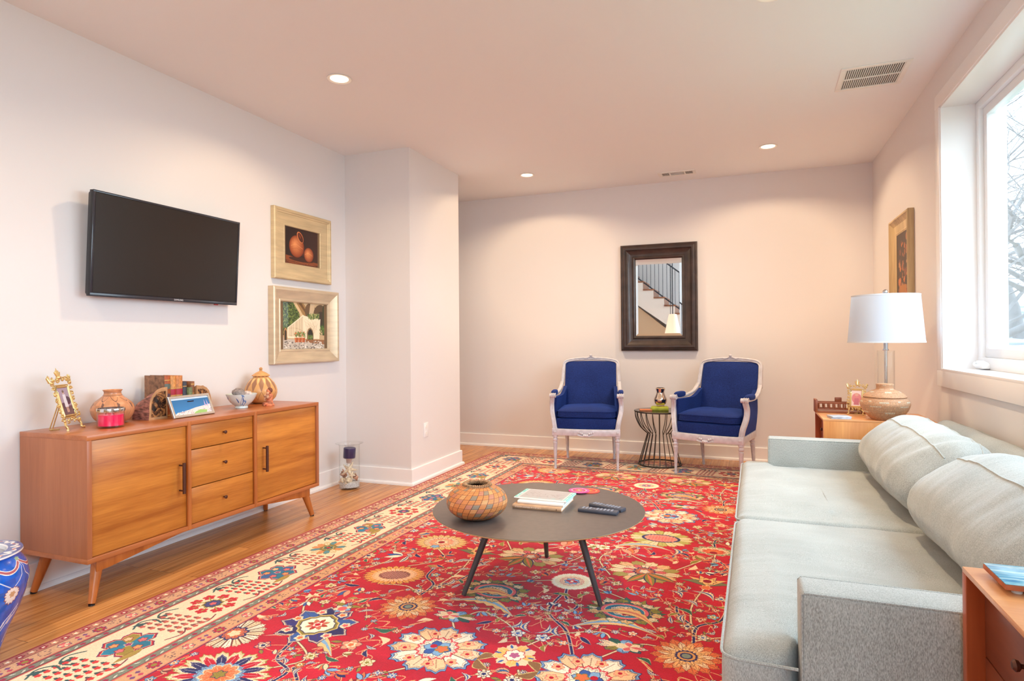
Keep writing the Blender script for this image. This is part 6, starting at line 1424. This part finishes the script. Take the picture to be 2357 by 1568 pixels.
b = MB(); b.lathe([(0, 0), (.065, 0), (.066, .003), (.066, .010), (.046, .014), (0, .014)], 40, cap0=False, cap1=False); b.build('base', M['chrome'], t)
b = MB(); b.lathe([(.0455, .014), (.0455, .382), (.0440, .385), (.012, .385)], 48, cap0=False, cap1=False); b.lathe([(.0425, .0145), (.0425, .380)], 48, cap0=False, cap1=False); b.build('glass_column', M['clear'], t)
b = MB(); b.cyl((0, 0, .014), (0, 0, .386), .0085); b.lathe([(.016, .385), (.017, .388), (.013, .393), (.0115, .396), (.0115, .470), (0, .472)], 24, cap0=False, cap1=False); b.build('rod', M['chrome'], t)
shade = plain('white_linen_shade', (190, 200, 214), .8, bump=.15, bscale=400); shade.node_tree.nodes['Principled BSDF'].inputs['Subsurface Weight'].default_value = 0
sn = shade.node_tree; tr = N(sn, 'ShaderNodeBsdfTranslucent'); tr.inputs[0].default_value = (.86, .88, .9, 1); ms = N(sn, 'ShaderNodeMixShader'); ms.inputs[0].default_value = .22
sn.links.new(sn.nodes['Principled BSDF'].outputs[0], ms.inputs[1]); sn.links.new(tr.outputs[0], ms.inputs[2]); sn.links.new(ms.outputs[0], sn.nodes['Material Output'].inputs[0])
z0_, z1_ = .432, .712
b = MB(); b.lathe([(.200, z0_), (.177, z1_)], 72, cap0=False, cap1=False); sh = b.build('lamp_shade', shade, t)
b = MB()
for r_, z_ in ((.2005, z0_ + .003), (.1775, z1_ - .003)): b.lathe([(r_ - .0012, z_ - .004), (r_ + .0012, z_ - .004), (r_ + .0012, z_ + .004), (r_ - .0012, z_ + .004), (r_ - .0012, z_ - .004)], 72, cap0=False, cap1=False)
b.build('shade_trim', plain('shade_trim', (206, 212, 218), .7), sh)
b = MB()
for k in range(3): a_ = k * 2.094; b.cyl((0, 0, z1_ - .02), (.176 * cos(a_), .176 * sin(a_), z1_ - .012), .0018)
b.cyl((0, 0, .46), (0, 0, z1_), .003); b.build('harp', M['chrome'], t)
b = MB(); b.cyl((0, 0, z1_ - .004), (0, 0, z1_ + .008), .008); b.sphere((0, 0, z1_ + .020), .0145, 20); b.build('finial', M['chrome'], t)

def basketjar_mat():
    c = Cv(840, 300, 0, 14, 0, 5, (194, 152, 118)); rg = random.Random(12)
    for j in range(26):
        c.line([(0, j / 5.2), (14, j / 5.2)], .04, (150, 96, 66))
        for k in range(90): x = rg.uniform(0, 14); c.line([(x, j / 5.2), (x + .03, j / 5.2 + .18)], .03, rg.choice([(176, 116, 78), (224, 166, 120)]))
    def tuft(x, y, w_):
        for k in range(int(w_ / .11)): c.poly([(x + k * .11, y), (x + k * .11 + .075, y), (x + k * .11 + .09, y + .26), (x + k * .11 + .01, y + .26)], (236, 226, 200)); c.poly([(x + k * .11, y - .03), (x + k * .11 + .03, y), (x + k * .11 + .03, y + .24), (x + k * .11, y + .2)], (110, 96, 84))
    for k in range(5): tuft(k * 2.8 + .3, 2.55, 1.2); tuft(k * 2.8 + 1.7, 1.5, 1.0); tuft(k * 2.8 + 1.2, 3.7, .9); tuft(k * 2.8 + .1, 3.9, .4)
    return imat('coil_basket_art', c.a, .7, rep=True, bump=.3)
t = thing('coiled_basket_jar', 'lidded coiled basket jar with pale stitched bands in front of the lamp', 'basket', (.722, 3.990, ETZ))
pr = spline([(.066, 0, .0), (.088, 0, .022), (.110, 0, .050), (.1215, 0, .078), (.1235, 0, .092), (.116, 0, .112), (.103, 0, .126)], 6)
b = MB(); b.lathe([(0, .001)] + [(p.x + .0008 * (i % 2), p.z) for i, p in enumerate(pr)], 64, cap1=False); bm_ = basketjar_mat(); b.build('body', bm_, t, sharp=80)
pr = spline([(.106, 0, .126), (.108, 0, .132), (.092, 0, .147), (.066, 0, .162), (.047, 0, .170), (.042, 0, .178), (.043, 0, .192), (.044, 0, .199), (.040, 0, .202)], 5)
b = MB(); b.lathe([(p.x + .0006 * (i % 2), p.z) for i, p in enumerate(pr)] + [(0, .201)], 64, cap0=False, cap1=False); b.build('lid', bm_, t, sharp=80)
gilt_frame((.606, 4.190, ETZ), R(-24), .66, snap('small'), 'small ornate gold picture frame in front of the slatted tray on the far end table', tilt=R(-10))
t = thing('wooden_tray', 'low dark wooden tray with spindle sides at the back of the far end table', 'tray', (.530, 4.293, ETZ))
tw = wood('tray_wood', (110, 52, 26), (160, 84, 42), 'x', .45)
b = MB(); b.box((-.135, -.045, 0), (.135, .045, .008), .002); b.build('bottom', tw, t)
b = MB()
for x_ in (-.131, .131): b.box((x_ - .008, -.047, .0), (x_ + .008, .047, .080), .003)
b.build('end_board', tw, t)
b = MB()
for y_ in (-.040, .040):
    b.cyl((-.13, y_, .060), (.13, y_, .060), .005); b.cyl((-.13, y_, .022), (.13, y_, .022), .004)
    for k in range(9): x_ = -.115 + k * .02875; b.tube([(x_, y_, .022), (x_, y_, .034), (x_, y_, .042), (x_, y_, .06)], [.003, .0045, .0045, .003], 8)
b.box((-.02, .036, .06), (.02, .044, .090), .004); b.build('spindle_rail', tw, t)
t = thing('coaster', 'square pale blue and white tile coasters near the front of the far end table', 'coaster', (.490, 3.975, ETZ), rz=R(8))
for k in range(2): b = MB(); b.box((-.052, -.046, k * .008), (.052, .046, k * .008 + .0075), .002); b.build('coaster_tile', plain('pale_blue_tile_%d' % k, (190, 200, 216), .3, var=.2, vscale=30), t, rot=(0, 0, .1 * k))
def tile_mat():
    m, n, b_ = base('sea_blue_glaze'); tc = N(n, 'ShaderNodeTexCoord'); mp = N(n, 'ShaderNodeMapping'); mp.inputs['Rotation'].default_value = (0, 0, .6); mp.inputs['Scale'].default_value = (7, 22, 7); ns = N(n, 'ShaderNodeTexNoise'); ns.inputs['Scale'].default_value = 1.4; ns.inputs['Detail'].default_value = 6; ns.inputs['Distortion'].default_value = 1.8
    n.links.new(tc.outputs['Object'], mp.inputs[0]); n.links.new(mp.outputs[0], ns.inputs[0]); cr = N(n, 'ShaderNodeValToRGB'); e = cr.color_ramp.elements; e[0].position = .35; e[0].color = s4((70, 140, 186)); e[1].position = .68; e[1].color = s4((206, 232, 236)); x = e.new(.5); x.color = s4((112, 180, 206))
    n.links.new(ns.outputs[0], cr.inputs[0]); n.links.new(cr.outputs[0], b_.inputs['Base Color']); b_.inputs['Roughness'].default_value = .15; return m
t = thing('ceramic_tile', 'sea-blue glazed ceramic tile on small feet on the near end table', 'tile', (.525, 1.398, ETZ))
b = MB(); b.box((-.098, -.056, .008), (.098, .056, .018), .0015); b.build('tile_body', plain('terracotta_tile', (176, 96, 60), .7, var=.15, vscale=40), t)
b = MB(); b.box((-.0975, -.0555, .0178), (.0975, .0555, .0195), .0008); b.build('glaze', tile_mat(), t)
for sx_ in (-1, 1):
    for sy_ in (-1, 1): b = MB(); b.cyl((sx_ * .075, sy_ * .038, 0), (sx_ * .075, sy_ * .038, .0085), .008); b.build('felt_foot', plain('felt_pad', (200, 196, 190), .9), t)
# window sill things
b = MB(); b.tube([(0, -.07, .006), (0, .0, .0065), (0, .055, .006), (0, .07, .005)], [.005, .006, .006, .002], 10); o = b.build('pen', plain('dark_pen', (40, 44, 66), .3), None, loc=(1.135, 3.150, .9825), rot=(0, 0, R(25))); tag(o, 'dark pen lying on the white window sill at the right edge', 'pen')
t = thing('ribbon_spool', 'small red spool standing on the window ledge at the right picture edge', 'spool', (1.235, 3.300, WZ0 + .012))
b = MB(); b.lathe([(0, 0), (.018, 0), (.018, .004), (.012, .006), (.012, .05), (.018, .052), (.018, .056), (0, .056)], 24, cap0=False, cap1=False); b.build('spool_core', plain('spool_white', (230, 226, 226), .5), t)
b = MB(); b.lathe([(.0125, .007), (.0165, .009), (.0165, .047), (.0125, .049)], 24, cap0=False, cap1=False); b.build('thread', plain('red_thread', (206, 40, 60), .7), t)

# ------------------------------------------------------------ outdoors
b = MB(); b.box((1.8, -20, -3.2), (45, 60, -3.0)); o = b.build('lawn', plain('winter_lawn', (120, 122, 96), .95, var=.3, vscale=.6), None, flat=True); tag(o, 'pale winter lawn below the window between the house and its neighbour', 'lawn')
hs = thing('neighbour_house', 'pale grey neighbouring house with a shingled roof seen through the window', 'house', (6.6, 17.0, -3.0), rz=R(12))
sid = plain('pale_siding', (196, 204, 210), .8); rf = plain('grey_shingle', (136, 148, 158), .9, var=.12, vscale=4)
b = MB(); b.box((-4, -3, 0), (5, 4, 3.3)); b.build('house_wall', sid, hs, flat=True)
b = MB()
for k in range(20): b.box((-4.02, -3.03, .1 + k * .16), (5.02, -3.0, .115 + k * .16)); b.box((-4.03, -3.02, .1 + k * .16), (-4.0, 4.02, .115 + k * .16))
b.build('siding_shadow_lines', plain('siding_shadow', (150, 162, 172), .8), hs, flat=True)  # darker strips paint the shade line under each siding board
b = MB(); b.prism([(-3.5, 3.2), (.5, 4.95), (4.5, 3.2)], -4.3, 5.3, 'x'); b.build('roof', rf, hs, flat=True)
b = MB()
for k in range(13): f_ = k / 13; b.box((-4.3, -3.5 + f_ * 4 - .02, 3.2 + f_ * 1.75 - .004), (5.3, -3.5 + f_ * 4 + .03, 3.2 + f_ * 1.75 + .035))
b.build('shingle_course', plain('shingle_edge', (112, 122, 132), .9), hs, flat=True)
b = MB(); b.box((1.2, -3.06, 1.2), (2.2, -2.98, 2.5), .01); b.build('house_window', plain('house_window_glass', (90, 104, 120), .2), hs)
barkm = plain('grey_bark', (74, 72, 72), .9, var=.25, vscale=12)
def tree(label, loc, seed, h, spread, r0=.20):
    rg = random.Random(seed); t = thing('bare_tree', label, 'tree', loc); tr_, br = MB(), MB(); cnt = [0]
    def grow(b_, p, d, L_, r_, lv):
        pts, rs = [p], [r_]; q_ = p.copy(); dd = d.copy(); n_ = 5
        for k in range(n_):
            dd = (dd + Vector((rg.uniform(-1, 1), rg.uniform(-1, 1), rg.uniform(-.5, .8))) * .17).normalized(); q_ = q_ + dd * L_ / n_
            if loc[0] + q_.x < 2.4: dd.x = abs(dd.x); q_.x = max(q_.x, 2.4 - loc[0] + .1)
            pts.append(q_.copy()); rs.append(r_ * (1 - .55 * (k + 1) / n_))
        b_.tube(pts, rs, 7 if lv < 2 else 4)
        cnt[0] += 1
        if lv >= 6: return
        for k in range(4 if lv < 3 else 3):
            i = rg.randint(2, n_); a_ = rg.uniform(0, 2 * pi); side = Vector((cos(a_), sin(a_), rg.uniform(-.15, .5))); nd = (dd * .55 + side * spread).normalized(); grow(br, pts[i], nd, L_ * rg.uniform(.6, .85), rs[i] * .66, lv + 1)
    grow(tr_, Vector((0, 0, 0)), Vector((0, 0, 1)), h, r0, 0)
    tr_.build('trunk', barkm, t, sharp=80); br.build('branches', barkm, t, sharp=80)
tree('bare winter tree with spreading branches just outside the window, nearer of the two', (3.95, 10.6, -3.0), 21, 4.4, 1.1, .24)
tree('bare winter tree with fine branches farther off behind the nearer tree', (5.6, 15.5, -3.0), 12, 6.0, 1.0, .3)

# ------------------------------------------------------------ staircase and pendant behind the camera (seen in the mirror)
st = thing('staircase', 'white staircase with brown treads and thin dark balusters, reflected in the mirror', 'staircase', (0, 0, 0))
white_str = plain('stringer_white', (244, 236, 226), .5); tread_m = wood('stair_oak', (132, 84, 60), (168, 112, 80), 'y', .4); dk = plain('dark_iron', (44, 46, 56), .5)
run, rise, xs0, zs0 = .244, .193, -.334, .810
nst = 10
SY0, SY1 = -3.15, -2.20
for k in range(-4, 9):
    xe = -1.556 - (k) * run; zt_ = 1.775 + k * rise     # tread k spans xe .. xe+run
    if xe < XL + .02: break
    b = MB(); b.box((xe - .0, SY0, zt_ - .035), (xe + run + .02, SY1 + .02, zt_), .004); b.build('tread', tread_m, st)
    b = MB(); b.box((xe + run - .018, SY0, zt_ - rise), (xe + run, SY1 - .001, zt_ - .035)); b.build('riser', tread_m, st, flat=True)
P = []
ks = [k for k in range(-4, 9) if -1.556 - k * run > XL + .02]
xr = -1.556 - ks[0] * run + run
P.append((xr, 1.775 + ks[0] * rise - rise))
for k in ks: xe = -1.556 - k * run; zt_ = 1.775 + k * rise; P += [(xe + run - .001, zt_ - .036), (xe, zt_ - .036)]
xl = -1.556 - ks[-1] * run; P += [(xl, 1.775 + ks[-1] * rise - .52), (xr, max(.0, 1.775 + ks[0] * rise - .52 + 0))]
b = MB(); b.prism([(a_, z_) for a_, z_ in P], SY1 - .04, SY1, 'y'); b.build('stringer', white_str, st, flat=True)
b = MB(); sl = rise / run
def railz(x_, o_): return 1.775 + (-1.556 - x_) * sl + o_
b.sweep([(xr - .1, SY1 - .02, railz(xr - .1, .17)), (xl, SY1 - .02, railz(xl, .17))], rrect(.03, .02)); b.sweep([(xr - .1, SY1 - .02, railz(xr - .1, 1.02)), (xl, SY1 - .02, railz(xl, 1.02))], rrect(.03, .04)); b.build('rail', dk, st, flat=True)
x_ = xr - .1; base_b = None
while x_ > xl:
    b = MB(); b.cyl((x_, SY1 - .02, railz(x_, .17)), (x_, SY1 - .02, railz(x_, 1.02)), .006, seg=8); b.build('baluster', dk, st); x_ -= .093
b = MB(); b.box((XL, YREAR, 0), (xr - .2, SY1 - .06, 0.02)); b.bm.free()
b = MB(); b.prism([(xl, .0), (xr - .3, .0), (xr - .3, max(.05, 1.775 + ks[0] * rise - .50)), (xl, 1.775 + ks[-1] * rise - .50)], SY1 - .10, SY1 - .042, 'y'); b.build('under_stair_wall', plain('tan_wall_paint', (206, 178, 146), .8), st, flat=True)
t = thing('pendant_lamp', 'white cone pendant lamp on a thin stem, seen only as a reflection in the mirror', 'pendant lamp', (-1.468, -.90, 1.274))
b = MB(); b.lathe([(.170, 0), (.168, .004), (.085, .40), (.078, .42), (.02, .425)], 48, cap0=False, cap1=False); pm, pn, pb = base('pendant_shade'); pb.inputs['Base Color'].default_value = s4((240, 226, 206)); pb.inputs['Emission Color'].default_value = (1, .80, .56, 1); pb.inputs['Emission Strength'].default_value = .35; b.build('shade', pm, t)
b = MB(); b.sphere((0, 0, .22), .045, 16); b.build('bulb', emis('bulb_glow', (1, .8, .55), 5), t)
b = MB(); b.cyl((0, 0, .42), (0, 0, ZV - 1.274), .010); b.cyl((-.045, .0, .42), (-.045, 0, ZV - 1.274), .006); b.build('stem', dk, t)
